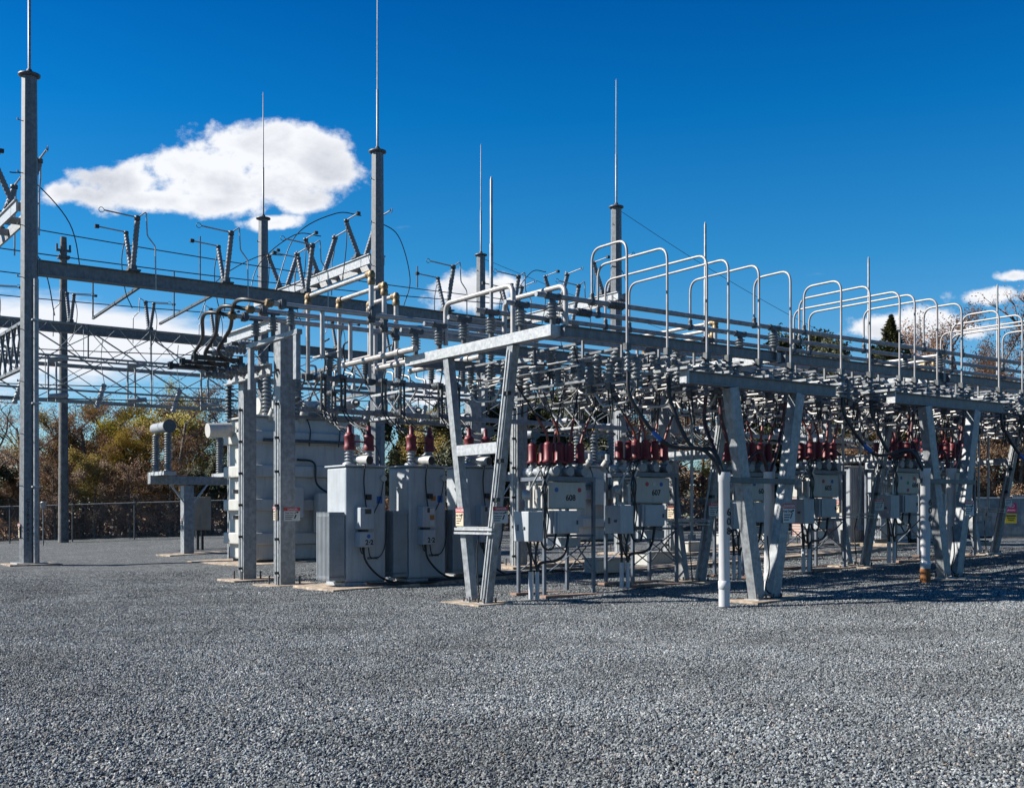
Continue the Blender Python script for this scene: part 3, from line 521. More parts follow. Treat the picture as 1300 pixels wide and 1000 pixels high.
# bus rails
RB = (15.26, 16.17, 17.1, 18.02, 18.9, 19.8)
ins = thing('post_insulator', 'x', 'insulator', group='rail insulators')
ribs(MB(), (0, 0, .12), (0, 0, .40), .065, .105, 5).build('porcelain', M_['porc'], ins)
MB().lathe([(.05, .0), (.05, .12)], None, 8).build('foot', M_['dark'], ins); MB().lathe([(.055, .40), (.055, .45)], None, 8).box(-.14, .14, -.05, .05, .445, .475).build('cap', M_['dark'], ins)
first = True
for j, b in enumerate(RB):
    t = thing('bus_rail', f'long grey tubular bus rail above the rack, {ORD[j]} from the front', 'bus rail', (26, b, 5.40), 'tubular bus rails of the rack')
    MB().cyl((-14.55, 0, 0), (16, 0, 0), .045, seg=12).build('tube', M_['galv'], t)
    for k in range(5): MB().lathe([(.055, -.16), (.062, -.15), (.062, -.1), (.05, -.09), (.05, .09), (.062, .1), (.062, .15), (.055, .16)], T(AK[k] - 26, 0, 0) @ Matrix.Rotation(R(90), 4, 'Y'), 10).build('clamp', M_['dark'], t)
    if j < 3:
        pr = []
        for s in range(6): pr += [(.05, s * .06), (.078, s * .06 + .015), (.078, s * .06 + .03), (.05, s * .06 + .045)]
        MB().lathe(pr, T(-12.95, 0, 0) @ Matrix.Rotation(R(90), 4, 'Y'), 10).build('finned_coupling', M_['dark'], t)
    for k in range(6):
        l = f'grey ribbed insulator holding the {ORD[j]} rail on the {ORD[k]} crossbeam'
        if first: ins.location = (AK[k], b, 4.9); ins['label'] = l; first = False
        else: dup(ins, (AK[k], b, 4.9), l)
# hoops
HO = [(.85, 0), (1.78, 1), (2.73, 2), (3.27, 2), (4.08, 1), (4.97, 0)]
hoops = {}
for k in range(5):
    for j, (da, ri) in enumerate(HO):
        a = AK[k] + .03 + da; b0 = RB[ri]; key = ri
        if key not in hoops:
            t = thing('hoop_conductor', 'x', 'bent tube', group='tall bent tubes arching over the bus rack'); L_ = b0 - 14.33
            MB().box(-.05, .05, -.05, .05, 4.44, 4.56).build('foot_clamp', M_['dark'], t); MB().tube(bent([(0, L_, 5.45), (0, L_, 6.31), (0, 0, 6.31), (0, 0, 4.5)], .24, 6), .0225, 8).build('tube', M_['hoop'], t)
            MB().lathe([(.05, 5.34), (.06, 5.36), (.06, 5.44), (.035, 5.46), (.05, 5.48), (.035, 5.5), (.05, 5.52), (.035, 5.54)], T(0, L_, 0), 10).build('clamp', M_['dark'], t)
            hoops[key] = t; t.location = (a, 14.33, 0)
        else: t = dup(hoops[key], (a, 14.33, 0), '')
        t.rotation_euler.z = random.uniform(-.03, .03); t.rotation_euler.y = random.uniform(-.004, .004)
        t['label'] = f'bent tube arching over the {BAY[k]} rack bay, {ORD[j]} from left there'
for k, (a, b0, b1) in enumerate(((11.95, 18.9, 16.62), (12.75, 18.02, 16.1))):
    tag(MB().tube(bent([(0, b0 - b1, -.4), (0, b0 - b1, .42), (0, 0, .42), (0, 0, -.5)], .2, 6), .05, 12).build('thick_hoop', M_['alum'], loc=(a, b1, 5.42)), ('thick bright bent tube arching over the left end of the rack' if k == 0 else 'lower thick bent tube just behind the leftmost thick arch'), 'bent tube', 'thick bent tubes')
# upright disc arresters and low switches on the deck
da_ = thing('disc_insulator', 'x', 'insulator', group='stacked-disc insulators under the hoops')
ribs(MB(), (0, 0, 0), (0, 0, .36), .05, .125, 4, 12, .75).build('sheds', M_['porc'], da_); MB().lathe([(.05, .36), (.05, .44), (.02, .46)], None, 8).cyl((-.16, 0, .42), (.2, .1, .40), .02, seg=6).build('terminal', M_['dark'], da_); MB().box(-.12, .12, -.06, .06, -.05, 0).build('foot', M_['galvd'], da_)
sw = thing('hook_switch', 'x', 'hook switch', group='hook switches along the front of the rack')      # runs along Y
MB().box(-.04, .04, -.75, .75, .0, .04).build('base_channel', M_['galvd'], sw)
for y in (-.6, .1, .62): ribs(MB(), (0, y, -.38), (0, y, -.02), .06, .100, 5).build('insulator', M_['porc'], sw)
MB().cyl((0, -.75, -.40), (0, .8, -.36), .022, seg=8).cyl((.06, -.4, -.47), (.06, .7, -.43), .018, seg=6).build('blade', M_['alum'], sw)
MB().box(-.05, .08, -.66, -.54, -.5, -.34).box(-.05, .08, .04, .16, -.48, -.32).box(-.04, .07, .56, .68, -.5, -.34).build('jaw', M_['dark'], sw)
MB().cyl((.04, .1, -.42), (.0, .02, -1.0), .015, seg=6).cyl((.04, .2, -.42), (.03, .1, -1.0), .015, seg=6).build('pull_rod', M_['blk'], sw)
MB().tube(bent([(.05, -.55, -.45), (.05, -.35, -.72), (.05, .35, -.76), (.05, .55, -.5)], .12, 4), .024, 8).build('loop_tube', M_['alum'], sw)
first = True
for k in range(4):
    for j, (d, ri) in enumerate(HO):
        a = AK[k] + .03 + d
        if not (k == 0 and j < 2):
            l = f'pale stacked-disc insulator at the foot of hoop {ORD[j]} from left in the {BAY[k]} bay'
            if k == 0 and j == 2: da_.location = (a, 14.33, 4.04); da_['label'] = l
            else: dup(da_, (a, 14.33, 4.04), l)
        for r_, (b, z, w) in enumerate(((16.35, 4.69, 'front'), (18.75, 4.69, 'rear'), (14.95, 4.34, 'lowest front'))):
            l = f'hook switch with hanging insulators, {w} row, {ORD[j]} from left in the {BAY[k]} bay'
            if first: sw.location = (a, b, z); sw['label'] = l; first = False
            else: dup(sw, (a + random.uniform(-.06, .06) + .12 * r_, b, z), l, rz=R(180) if (j + r_) % 2 else 0)
for k in range(4):   # pale cross pipes tying the switch rows
    for j in range(7):
        if k == 0 and j % 2: continue
        a = AK[k] + .45 + j * .78
        tag(MB().cyl((0, -1.3 + .5 * (j % 3), 0), (0, 1.6 + .4 * (j % 2), 0), .021, seg=8).box(-.03, .03, -.03, .03, -.02, .1).build('cross_pipe', M_['alum'], loc=(a, 16.4 + .9 * (j % 3), 4.24 + .11 * (j % 3))), f'thin pale pipe running crosswise under the rack, {ORD[j]} from left in the {BAY[k]} bay', 'pipe', 'thin cross pipes under the rack')

for k in range(4):
    for j in range(9):
        a = AK[k] + .5 + j * .58; b = (15.3, 16.6, 18.2)[j % 3]; rn = random.Random(k * 20 + j)
        cable('control_wire', [(a, b, 4.6), (a + rn.uniform(.05, .3), b + .15, 4.25 - rn.random() * .4), (a + rn.uniform(-.3, .5), b + .6, 3.75 - rn.random() * .4), (a + rn.uniform(-.1, .7), b + 1.1, 4.3)], .013, f'thin black wire looping under the rack, {ORD[j]} from left in the {BAY[k]} bay', 'blk', 'thin black wires under the rack', n=5, seg=5)

bs0 = None
for k in range(4):
    for j in range(6):
        for q_, b in enumerate((16.0, 18.6)):
            a = AK[k] + .7 + j * .9 + .35 * q_; l = f'{"front" if q_ == 0 else "rear"} low bus support under the rack, {ORD[j]} from left in the {BAY[k]} bay'
            if bs0 is None:
                bs0 = thing('bus_support', l, 'bus support', (a, b, 3.98), 'low bus supports under the rack')
                MB().box(-.035, .035, -.8, .8, 0, .05).build('cross_channel', M_['galvd'], bs0)
                for y in (-.62, 0, .62): ribs(MB(), (0, y, .05), (0, y, .36), .055, .10, 4, 10).build('insulator', M_['porc'], bs0)
                MB().cyl((0, -.95, .40), (0, .85, .42), .024, seg=8).build('pipe', M_['alum'], bs0); MB().cyl((-.45, .62, .42), (.42, .0, .41), .016, seg=6).build('link', M_['dark'], bs0)
                for y in (-.7, .7): MB().box(-.02, .02, y - .02, y + .02, .05, .73).build('hanger', M_['galvd'], bs0)
            else: dup(bs0, (a, b, 3.98 + .06 * (j % 2)), l, rz=R(180) if j % 2 else 0)

# ---------------------------------------------------------------- cables into the white riser pipes
def riser(a, b, label, digits=None, rust=False, h=2.3):
    g = G(a); t = thing('riser_pipe', label, 'conduit pipe', (a, b, g), 'white riser pipes'); z0 = .28 if rust else 0
    MB().lathe([(.095, z0), (.095, h - .16), (.105, h - .15), (.105, h)], None, 18).build('pipe', M_['pvc'], t)
    MB().lathe([(.0955, .3), (.103, .305), (.103, .44), (.0955, .445)], None, 18).build('coupling', M_['pvc'], t)
    if rust: MB().lathe([(.103, 0), (.103, .29)], None, 18).build('rusty_sleeve', M_['rust'], t)
    if digits: textmesh('\n'.join(digits), .17, 'lettering', M_['ink'], t, Matrix.Rotation(R(-18) if not rust else R(-14), 4, 'Z') @ FACE_B(.035, -.1, h - .85), .02, .006)
    return t
riser(14.25, 13.62, 'white riser pipe marked with black digits beside the nearest low V frame', '608'); riser(15.95, 14.12, 'white riser pipe half hidden behind the right leg of the nearest low frame')
riser(20.0, 13.62, 'white riser pipe with rusty orange foot beside the right-hand low frame', '606', True); riser(21.62, 14.1, 'white riser pipe behind the right leg of the right-hand low frame')
CB = [  # heavy cables: start under the deck, end in a riser
    ((12.68, 14.33), (14.22, 13.6), 'long black cable sweeping from the left hoop foot into the marked pipe'), ((13.62, 14.33), (14.27, 13.62), 'black cable dropping from the second hoop foot into the marked pipe'),
    ((14.5, 14.3), (14.3, 13.66), 'dark red cable hanging down into the marked white pipe'), ((14.95, 14.4), (15.93, 14.1), 'dark red cable passing behind the left leg of the nearest low frame'),
    ((16.6, 14.3), (15.97, 14.15), 'dark red cable running down beside the right leg of the nearest low frame'),
    ((18.3, 14.33), (19.97, 13.6), 'long black cable sweeping down into the rusty-footed pipe'), ((19.2, 14.33), (20.0, 13.64), 'red cable curving into the rusty-footed pipe'), ((20.6, 14.3), (20.03, 13.6), 'black cable crossing the left leg of the right-hand low frame'),
    ((20.7, 14.5), (21.6, 14.1), 'red cable sweeping between the legs of the right-hand low frame'), ((22.4, 14.3), (21.65, 14.12), 'red cable slanting down left to the hidden white pipe'),
    ((23.9, 14.33), (25.6, 13.6), 'black cable hanging at the right edge of the rack'), ((24.7, 14.33), (25.7, 13.6), 'dark red cable hanging at the right edge of the rack')]
for k, (p, q_, l) in enumerate(CB):
    z1 = 2.28 + G(q_[0]); d = q_[0] - p[0]
    t = thing('power_cable', l, 'power cable', (p[0], p[1], 0), 'heavy cables into the riser pipes'); zt = 4.5 if k % 5 < 2 else 4.2
    P = [(0, 0, zt - .4), (d * .03, -.05, zt - .9), (d * .38, (q_[1] - p[1]) * .4, zt - 1.62), (d * .8, (q_[1] - p[1]) * .8, z1 + .38), (d, q_[1] - p[1], z1 - .1)]
    if k % 5 in (2, 4): P = [(0, 0, zt - .4), (d * .15, 0, zt - .9), (d * .55, (q_[1] - p[1]) * .5, zt - 1.4), (d, q_[1] - p[1], z1 - .1)]
    MB().tube(spline(P, 9), .034, 8).build('cable', M_['blk' if k % 5 < 2 else 'brn'], t)
    ribs(MB(), (0, 0, zt - .42), (0, 0, zt), .035, .06, 6, 8, .8).build('termination', M_['porc'], t)
    if k % 5 in (0, 3): sp = spline(P, 9); MB().tube(sp[15:18], .038, 8).build('tape_mark', M_['blue'], t)

# ---------------------------------------------------------------- circuit breakers
def breaker():
    t = thing('circuit_breaker', 'x', 'circuit breaker', group='row of numbered circuit breakers')
    W2, D = .62, .85                                             # origin: centre of the front feet
    for x in (-W2, W2):
        for y in (0, D): MB().box(x - .03, x + .03, y - .03, y + .03, 0, 2.3).build('leg', M_['frame'], t)
    MB().box(-W2 - .03, W2 + .03, -.035, .035, 2.27, 2.36).box(-W2 - .03, W2 + .03, D - .035, D + .035, 2.27, 2.36).box(-W2, -W2 + .05, .034, D - .034, 2.275, 2.35).box(W2 - .05, W2, .034, D - .034, 2.275, 2.35).build('top_frame', M_['frame'], t)
    for y in (.0, D - .03): MB().box(-W2 + .03, W2 - .03, y, y + .03, 1.17, 1.22).build('rail', M_['frame'], t)
    mb = MB()
    for y in (-.036, D + .036): mb.bar((-W2, y, .45), (W2, y, 1.2), .035, .012).bar((-W2, y + .014, 1.2), (W2, y + .014, .45), .035, .012)
    mb.bar((W2 + .036, 0, 1.2), (W2 + .036, D, .45), .035, .012).bar((W2 + .05, D, 1.2), (W2 + .05, 0, .45), .035, .012); mb.build('brace', M_['frame'], t)
    MB().box(-.52, .45, .06, .78, 1.72, 2.26).build('tank', M_['paint2'], t, bevel=.015)
    pl = MB().box(-.5, .44, .03, .055, 1.74, 2.25).build('number_plate', M_['paint2'], t)
    cab = MB().box(-.5, .1, -.16, .4, 1.24, 1.69).build('cabinet', M_['paint'], t, bevel=.008); MB().box(-.44, .1, -.185, -.162, 1.26, 1.67).build('cabinet_door', M_['paint'], cab); MB().box(.04, .06, -.21, -.186, 1.42, 1.5).build('handle', M_['dark'], cab)
    MB().box(.14, .4, .05, .4, 1.36, 1.6).box(-.05, .45, .2, .7, .98, 1.15).build('mechanism_box', M_['paint'], t)
    mb = MB()
    for x in (-.40, -.13, .14, .41):
        for y in (.16, .68): MB().lathe([(.07, 2.36), (.1, 2.38), (.1, 2.44), (.055, 2.46), (.09, 2.5), (.05, 2.53), (.09, 2.57), (.045, 2.6), (.07, 2.7)], T(x, y, 0), 10).build('bushing', M_['porc'], t)
    for x in (-.36, 0, .36): MB().cyl((x, -.05, 2.46), (x, .95, 2.46), .09, seg=12).cyl((x - .1, .42, 2.52), (x + .16, .42, 2.52), .05).build('current_transformer', M_['rad'], t)
    for x in (-.40, -.13, .14, .41):
        for y in (.16, .68): MB().lathe([(.105, 2.64), (.118, 2.66), (.09, 2.70), (.088, 2.98), (.084, 3.02), (.025, 3.05)], T(x, y, 0), 10).build('red_boot', M_['red'], t)
    for x, y in ((-.40, .16), (-.13, .16), (.14, .16), (.41, .16), (.14, .68)):
        dx = x * 1.3 + (-.12 if x < 0 else .2)
        P = [(x, y, 3.0), (x + dx * .12, y, 3.25), (x + dx * .55, y + .1, 3.7), (x + dx * 1.3, y + .25, 4.45)]
        sp = spline(P, 6); c = MB().tube(sp, .017, 6).build('lead', M_['blk'], t); MB().tube(sp[:11], .026, 8).build('sleeve', M_['redc'], c)
    # side control box on its own post with conduits
    MB().box(-1.27, -.92, -.36, .12, 1.1, 1.67).build('control_box', M_['paint'], t, bevel=.01)
    MB().box(-1.276, -1.272, -.05, .02, 1.3, 1.42).box(-1.29, -1.272, -.25, -.18, 1.33, 1.38).build('box_latch', M_['dark'], t)
    mb = MB()
    for x, y in ((-1.1, -.2), (-1.02, -.12), (-.98, -.25)): mb.cyl((x, y, 0), (x, y, .52), .04, seg=8)
    mb.build('conduit', M_['pvc'], t)
    mb = MB()
    for k, (x, y) in enumerate(((-1.1, -.2), (-1.02, -.12), (-.98, -.25))): mb.tube(spline([(x, y, .5), (x - .02 * k, y, .8), (x - .08 + .05 * k, y, 1.1)], 4), .026, 6)
    mb.tube(spline([(-.98, -.25, .5), (-.9, -.25, .68), (-.5, -.2, .72), (-.2, -.1, .85), (-.05, -.05, 1.24)], 6), .03, 6)
    mb.tube(spline([(-.9, -.2, 1.35), (-.8, -.2, 1.0), (-.55, -.15, .95), (-.4, -.1, 1.24)], 5), .022, 6); mb.tube(spline([(-.95, -.1, 1.1), (-.85, -.1, .8), (-.95, -.15, .65), (-1.05, -.15, .9)], 5), .014, 6)
    for q in range(3): mb.tube(spline([(-.72 + q * .04, -.08, 1.15), (-.7 + q * .05, -.1, 1.6), (-.62 - q * .06, -.1, 2.1), (-.7 + q * .1, 0, 2.5), (-.35, .1, 2.62)], 6), .014, 6)
    mb.build('control_cable', M_['blk'], t)
    mb = MB()
    for k in range(9): mb.box(*random.choice([(-.9 + .045 * k, -.87 + .045 * k, .1, .13, 1.7, 2.25 - .02 * k), (-1.15 + .06 * k, -1.0 + .06 * k, .05, .09, 1.75 + .07 * k, 1.79 + .07 * k)]))
    mb.cyl((-1.05, .0, 1.67), (-1.05, 0, 2.0), .03).lathe([(.08, 1.9), (.09, 1.92), (.09, 2.05), (.02, 2.09)], T(-1.05, 0, 0), 10).box(-.84, -.78, -.1, .04, 1.7, 2.1).box(-1.1, -.7, -.06, .0, 1.68, 1.74)
    mb.bar((-.8, -.04, 1.9), (-.55, -.04, 2.4), .04, .04).bar((-.95, .1, 2.0), (-.7, .02, 2.48), .03, .03); mb.build('fittings', M_['alum'], t)
    MB().box(-.75, 1.1, -.22, -.02, 0, .05).box(-.75, 1.1, D - .1, D + .12, 0, .05).build('timber_sleeper', M_['timber'], t)
    return t
def btag(t, num, dots):
    t_ = textmesh(num, .165, 'lettering', M_['ink'], t, FACE_B(.06 if len(dots) < 4 else .28, .027, 1.94), .02)
    for (x, z, c) in dots: MB().lathe([(.045, 0), (.045, .004)], FACE_B(x, .024, z), 16).build('disc_sticker', M_[c], t)
br = breaker(); cnt = 0
BRK = [(13.95, '608', ((-.3, 2.1, 'blue'), (.28, 2.1, 'sred'))), (16.2, '607', ((-.2, 2.12, 'sred'), (.0, 2.12, 'white'), (.2, 2.12, 'blue'))), (19.45, '606', ((-.2, 2.1, 'blue'), (0, 2.1, 'white'), (.2, 2.1, 'sred'))),
       (21.75, '605', ((-.12, 2.1, 'sred'), (.2, 2.1, 'blue'))), (24.95, '604', ((-.3, 2.12, 'blue'), (.25, 2.12, 'sred'), (-.02, 2.0, 'green'), (-.02, 1.82, 'sred'))), (27.2, None, ())]
copies = [br] + [dup(br, (a, 17.45, Z(a, 17.5)), '') for a, _, _ in BRK[1:]]
br.location = (13.95, 17.5, Z(13.95, 17.5))
for t, (a, num, dots) in zip(copies, BRK):
    t['label'] = f'{ORD[copies.index(t)]} red-booted circuit breaker from the left, plate reading {num}' if num else 'circuit breaker with red boots farthest right in the row, its plate unmarked'
    if num: btag(t, num, dots)

# ---------------------------------------------------------------- distribution transformers
def transformer():
    t = thing('pole_transformer', 'x', 'transformer', group='grey transformers with side radiators')   # origin front left foot
    tk = MB().box(0, 1.02, 0, .95, .12, 2.72).build('tank', M_['paint'], t, bevel=.05)
    MB().box(-.04, 1.06, -.04, .99, 2.722, 2.76).build('lid', M_['paint'], t, bevel=.01); MB().box(-.02, 1.04, .02, .93, .03, .118).build('skid', M_['paint'], t)
    mb = MB().box(-.40, -.02, .0, .62, .22, .28).box(-.40, -.02, .0, .62, 1.6, 1.66)
    for k in range(10): mb.box(-.41, -.03, .008 + k * .066, .034 + k * .066, .18, 1.70)
    for k in range(13): mb.box(-.40, -.04, .0, .0079, .24 + k * .11, .30 + k * .11)
    mb.build('radiator', M_['rad'], t)
    for y in (.1, .55): MB().cyl((-.35, y, 1.5), (0, y, 1.5), .035).cyl((-.35, y, .3), (0, y, .3), .035).build('oil_pipe', M_['paint'], t)
    bx = MB().box(.22, .56, -.28, -.005, 1.32, 1.80).build('control_cabinet', M_['paint'], t, bevel=.012); MB().box(.33, .49, -.285, -.281, 1.66, 1.77).build('window', M_['glass'], bx)
    b2 = MB().box(.22, .56, -.28, -.005, .92, 1.26).build('junction_box', M_['paint'], t, bevel=.012); textmesh('2·2', .16, 'lettering', M_['ink'], b2, FACE_B(.44, -.283, 1.02), .03)
    MB().box(.3, .46, -.2, -.02, 1.262, 1.318).build('nipple', M_['dark'], t)
    fan = MB().cyl((.34, .2, 2.89), (.47, -.24, 2.86), .085, .115, 16).build('vent_fan', M_['paint2'], t); MB().cyl((.469, -.235, 2.86), (.474, -.254, 2.859), .095, seg=16).build('fan_mouth', M_['blk'], fan)
    MB().lathe([(.07, 0), (.07, .09)], FACE_B(.92, -.005, 2.47), 14).build('gauge', M_['paint2'], t); MB().box(.5, .62, -.06, -.005, 1.98, 2.1).build('relay', M_['blk'], t)
    mb = MB().tube(spline([(.42, -.12, 2.76), (.42, -.06, 2.4), (.46, -.05, 2.0), (.46, -.1, 1.8)], 5), .016, 6).tube(spline([(.92, -.06, 2.4), (.85, -.04, 2.0), (.64, -.04, 1.6)], 5), .012, 6)
    mb.tube(spline([(.36, -.15, .93), (.42, -.16, .6), (.75, -.2, .25), (1.2, -.25, .1), (2.0, -.3, .06)], 6), .024, 6).tube(spline([(.48, -.15, .93), (.58, -.1, .68), (.85, -.06, .72), (1.0, -.04, 1.1), (1.03, -.03, 1.9)], 6), .012, 6).tube(spline([(.28, -.15, .92), (.28, -.2, .8), (.32, -.2, .78), (.33, -.15, .92)], 4), .014, 6)
    mb.build('control_cable', M_['blk'], t)
    MB().box(.78, .92, -.008, -.003, 1.9, 2.06).build('blue_label', M_['blue'], t); textmesh('838/1983', .075, 'lettering', M_['ink'], t, FACE_B(.68, -.004, .66), .02)
    for k, (x, y) in enumerate(((.22, .25), (.74, .3))):
        bs = ribs(MB(), (x, y, 2.78), (x, y, 3.14), .07, .115, 5).lathe([(.16, 2.76), (.16, 2.8), (.1, 2.84)], T(x, y, 0), 12).build('bushing', M_['porcl'], t)
        MB().lathe([(.12, 3.10), (.13, 3.12), (.125, 3.2), (.115, 3.22), (.115, 3.38), (.125, 3.40), (.12, 3.44), (.08, 3.48), (.055, 3.5), (.05, 3.68)], T(x, y, 0), 14).build('red_boot', M_['red'], t)
    ribs(MB(), (.9, .7, 2.78), (.9, .7, 3.08), .07, .12, 4).lathe([(.05, 3.08), (.03, 3.2)], T(.9, .7, 0), 8).build('bushing', M_['porc'], t)
    MB().tube(spline([(.9, .7, 3.2), (1.05, .6, 3.25), (1.12, .5, 3.0), (1.08, .4, 2.76)], 5), .014, 6).build('ground_lead', M_['blk'], t); MB().cyl((.26, .25, 3.3), (.72, .3, 3.3), .018, seg=6).build('animal_guard', M_['red'], t)
    return t
tr = transformer(); tr.location = (11.69, 22.65, .04); tr['label'] = 'leftmost grey transformer of the near group, blue disc on its lower box'
MB().lathe([(.045, 0), (.045, .004)], FACE_B(.42, -.284, 1.16), 14).build('disc_sticker', M_['blue'], tr)
NT = [(13.31, 'second grey transformer of the near group, white and orange stickers on its boxes'), (14.93, 'third grey transformer of the near group, partly behind the V frame'), (31.3, 'leftmost grey transformer of the far group on the right'), (32.9, 'middle grey transformer of the far group on the right'), (34.5, 'rightmost grey transformer of the far group on the right')]
for a, l in NT:
    t = dup(tr, (a, 22.65, .04 + G(a) * (1 if a > 20 else .5)), l)
    for c in list(t.children):
        if c.name.startswith('disc_sticker'): bpy.data.objects.remove(c)
    MB().box(.4, .52, -.286, -.282, 1.5, 1.6).box(.6, .73, -.008, -.003, 1.94, 2.05).build('orange_label', M_['orange'], t); MB().box(.4, .52, -.286, -.282, 1.36, 1.47).box(.4, .52, -.286, -.282, 1.63, 1.76).build('white_label', M_['white'], t)
pad(11.0, 13.2, 21.9, 24.0, 'wide tan concrete pad under the nearest transformer', .06); pad(13.205, 17.0, 22.0, 24.0, 'long tan concrete strip under the second and third transformers', .07)
pad(18.0, 29, 20.9, 21.7, 'long pale concrete kerb strip behind the circuit breakers', .08); pad(17.6, 30, 24.4, 26.0, 'far pale concrete strip between the steel columns', .06); pad(30.6, 36, 21.8, 24.0, 'concrete pad under the far transformer group', .08)

# transformer bus: rails, tall portals, fuse rack
T1 = (21.4, 22.3, 23.2)
def tset(a0, x0, x1, w, near):
    for j, b in enumerate(T1):
        t = thing('transformer_rail', f'tubular rail of the {w} transformer bus, {ORD[j]} from the front', 'bus rail', (x0 - .03 * j, b, 5.95), 'rails of the transformer bus')
        MB().cyl((0, 0, 0), (x1 - x0, 0, 0), .052, seg=12).build('tube', M_['alum'], t)
        for q in (.25, a0 + j * .82 - x0, x1 - x0 - .4): MB().lathe([(.075, -.07), (.085, -.05), (.085, .05), (.075, .07)], T(q, 0, 0) @ Matrix.Rotation(R(90), 4, 'Y'), 10).box(q - .05, q + .05, -.1, .1, -.09, .09).build('clamp', M_['dark'], t)
        MB().lathe([(.06, -.08), (.085, -.06), (.085, .06), (.05, .09)], T(-.03, 0, 0) @ Matrix.Rotation(R(90), 4, 'Y'), 10).build('end_fitting', M_['brass'], t)
        a = a0 + j * .82; L_ = 24.5 - b
        t = thing('bus_portal', f'tall bright tube portal with bronze corners at the {w} transformer bus, {ORD[j]} from the left', 'bent tube', (a, b, 0), 'tube portals with bronze corners')
        MB().cyl((0, 0, 6.0), (0, 0, 6.78), .055, seg=12).cyl((0, L_, 4.95), (0, L_, 6.78), .05, seg=12).cyl((0, .02, 6.83), (0, L_ - .02, 6.83), .05, seg=12).cyl((0, 0, 4.9), (0, 0, 5.9), .045, seg=12).build('tube', M_['alum'], t)
        for y in (0, L_): MB().lathe([(.075, 6.6), (.085, 6.62), (.085, 6.72), (.07, 6.74), (.085, 6.77), (.085, 6.84), (.05, 6.9)], T(0, y, 0), 10).cyl((0, y, 6.83), (0, y + (.16 if y == 0 else -.16), 6.83), .08, seg=10).build('corner_clamp', M_['brass'], t)
        MB().lathe([(.07, 5.78), (.09, 5.8), (.09, 5.88), (.06, 5.9)], None, 10).build('clamp', M_['dark'], t); MB().lathe([(.07, 6.0), (.09, 6.02), (.09, 6.12), (.06, 6.14)], None, 10).build('clamp', M_['dark'], t); MB().box(-.08, .08, L_ - .08, L_ + .08, 4.85, 5.0).build('foot_clamp', M_['dark'], t)
        tag(MB().cyl((0, 0, -1.0), (0, 0, -.05), .048, seg=12).build('drop_tube', M_['alum'], loc=(a - 1.15 + .3 * j, b, 5.95)), f'short vertical tube dropping from the {w} transformer bus, {ORD[j]} from the left', 'tube', 'drop tubes under the transformer rails')
        for q, (x, wd) in enumerate(((x0 + .45, 'left'), (x1 - .8, 'right'))):
            dup(ins, (x, b, 5.42), f'ribbed insulator under the {wd} part of the {w} transformer bus, {ORD[j]} from the front', scale=(1, 1, 1.05))
        if near: tag(MB().cyl((0, -1.5 + .1 * j, 0), (0, 1.6, 0), .06, seg=12).lathe([(.08, 0), (.08, .14)], along((0, -.9, 0), (0, 1, 0)), 10).build('lit_bus_tube', M_['alum'], loc=(11.55 + j * .85, 20.9, 4.98)), f'thick sunlit tube left of the rack crossbeam, {ORD[j]} from the front', 'bus tube', 'thick sunlit tubes beside the rack')
    for j, x in enumerate((x0 + .45, x1 - .8)):
        tag(MB().box(-.06, .06, -1.3, 1.3, -.1, 0).build('rail_bracket', M_['galv'], loc=(x, 22.3, 5.42)), f'steel bracket under the {"left" if j == 0 else "right"} end of the {w} transformer bus', 'steel bracket', 'brackets under the transformer rails')
        for q, y in enumerate((1.17, -1.17)): tag(MB().box(-.05, .05, -.07, .07, -1.0, -.1).build('hanger_post', M_['galv'], loc=(x, 22.3 + y, 5.42)), f'short {"rear" if q == 0 else "front"} hanger post, {"left" if j == 0 else "right"} bracket of the {w} transformer bus', 'steel post', 'hanger posts')
tset(11.65, 9.35, 16.8, 'near', True); tset(22.05, 20.4, 27.0, 'middle', False); tset(32.4, 30.6, 37, 'far', False)
def rack(x0, x1, b, z, label): return beam('rack_angle', (x0, b, z), (x1, b, z), .12, .12, label, 'galv', 'angle beams of the fuse racks', False)
for i, (x0, x1, w) in enumerate(((11.5, 19.0, 'near'), (20, 29.5, 'middle'), (30, 37, 'far'))):
    for z, h in ((4.95, 'upper'), (4.18, 'lower')): rack(x0, x1, 24.6, z, f'{h} angle beam of the {w} fuse rack behind the transformer rails')
fz = thing('fuse_switch', 'x', 'fuse', group='black double-bar fuse switches')
for s in (-.05, .05): MB().box(s - .018, s + .018, -.03, .03, 0, .78).build('fuse_bar', M_['blk'], fz)
MB().box(-.08, .08, -.04, .04, .74, .82).box(-.08, .08, -.04, .04, -.04, .04).box(-.07, .07, -.03, .03, .36, .4).build('hinge', M_['dark'], fz)
for z in (.02, .76): ribs(MB(), (0, .06, z), (0, .34, z), .055, .10, 3, 12).build('insulator', M_['porc'], fz)
MB().tube(spline([(0, 0, .8), (.02, -.06, 1.1), (-.2, -.4, 1.45), (-.3, -.9, 1.5)], 5), .02, 6).build('upper_lead', M_['blk'], fz)
MB().tube(spline([(-.03, 0, 0), (-.05, -.3, -.25), (-.02, -.7, -.45), (0, -1.3, -.55)], 5), .016, 6).tube(spline([(.03, 0, 0), (.04, -.3, -.22), (.03, -.7, -.42), (0.02, -1.3, -.55)], 5), .016, 6).build('lower_lead', M_['blk'], fz)
fl = True
for g, (xs_, w) in enumerate((((11.69, 13.31, 14.93), 'near'), ((22.2, 23.8, 25.4), 'middle'), ((31.3, 32.9, 34.5), 'far'))):
    for j, x in enumerate(xs_):
        for q, dx in enumerate((.22, .74)):
            l = f'black double-bar fuse switch above the {w} transformer group, {ORD[j * 2 + q]} from the left'
            if fl: fz.location = (x + dx, 24.22, 4.18); fz['label'] = l; fl = False
            else: dup(fz, (x + dx, 24.22, 4.18), l)
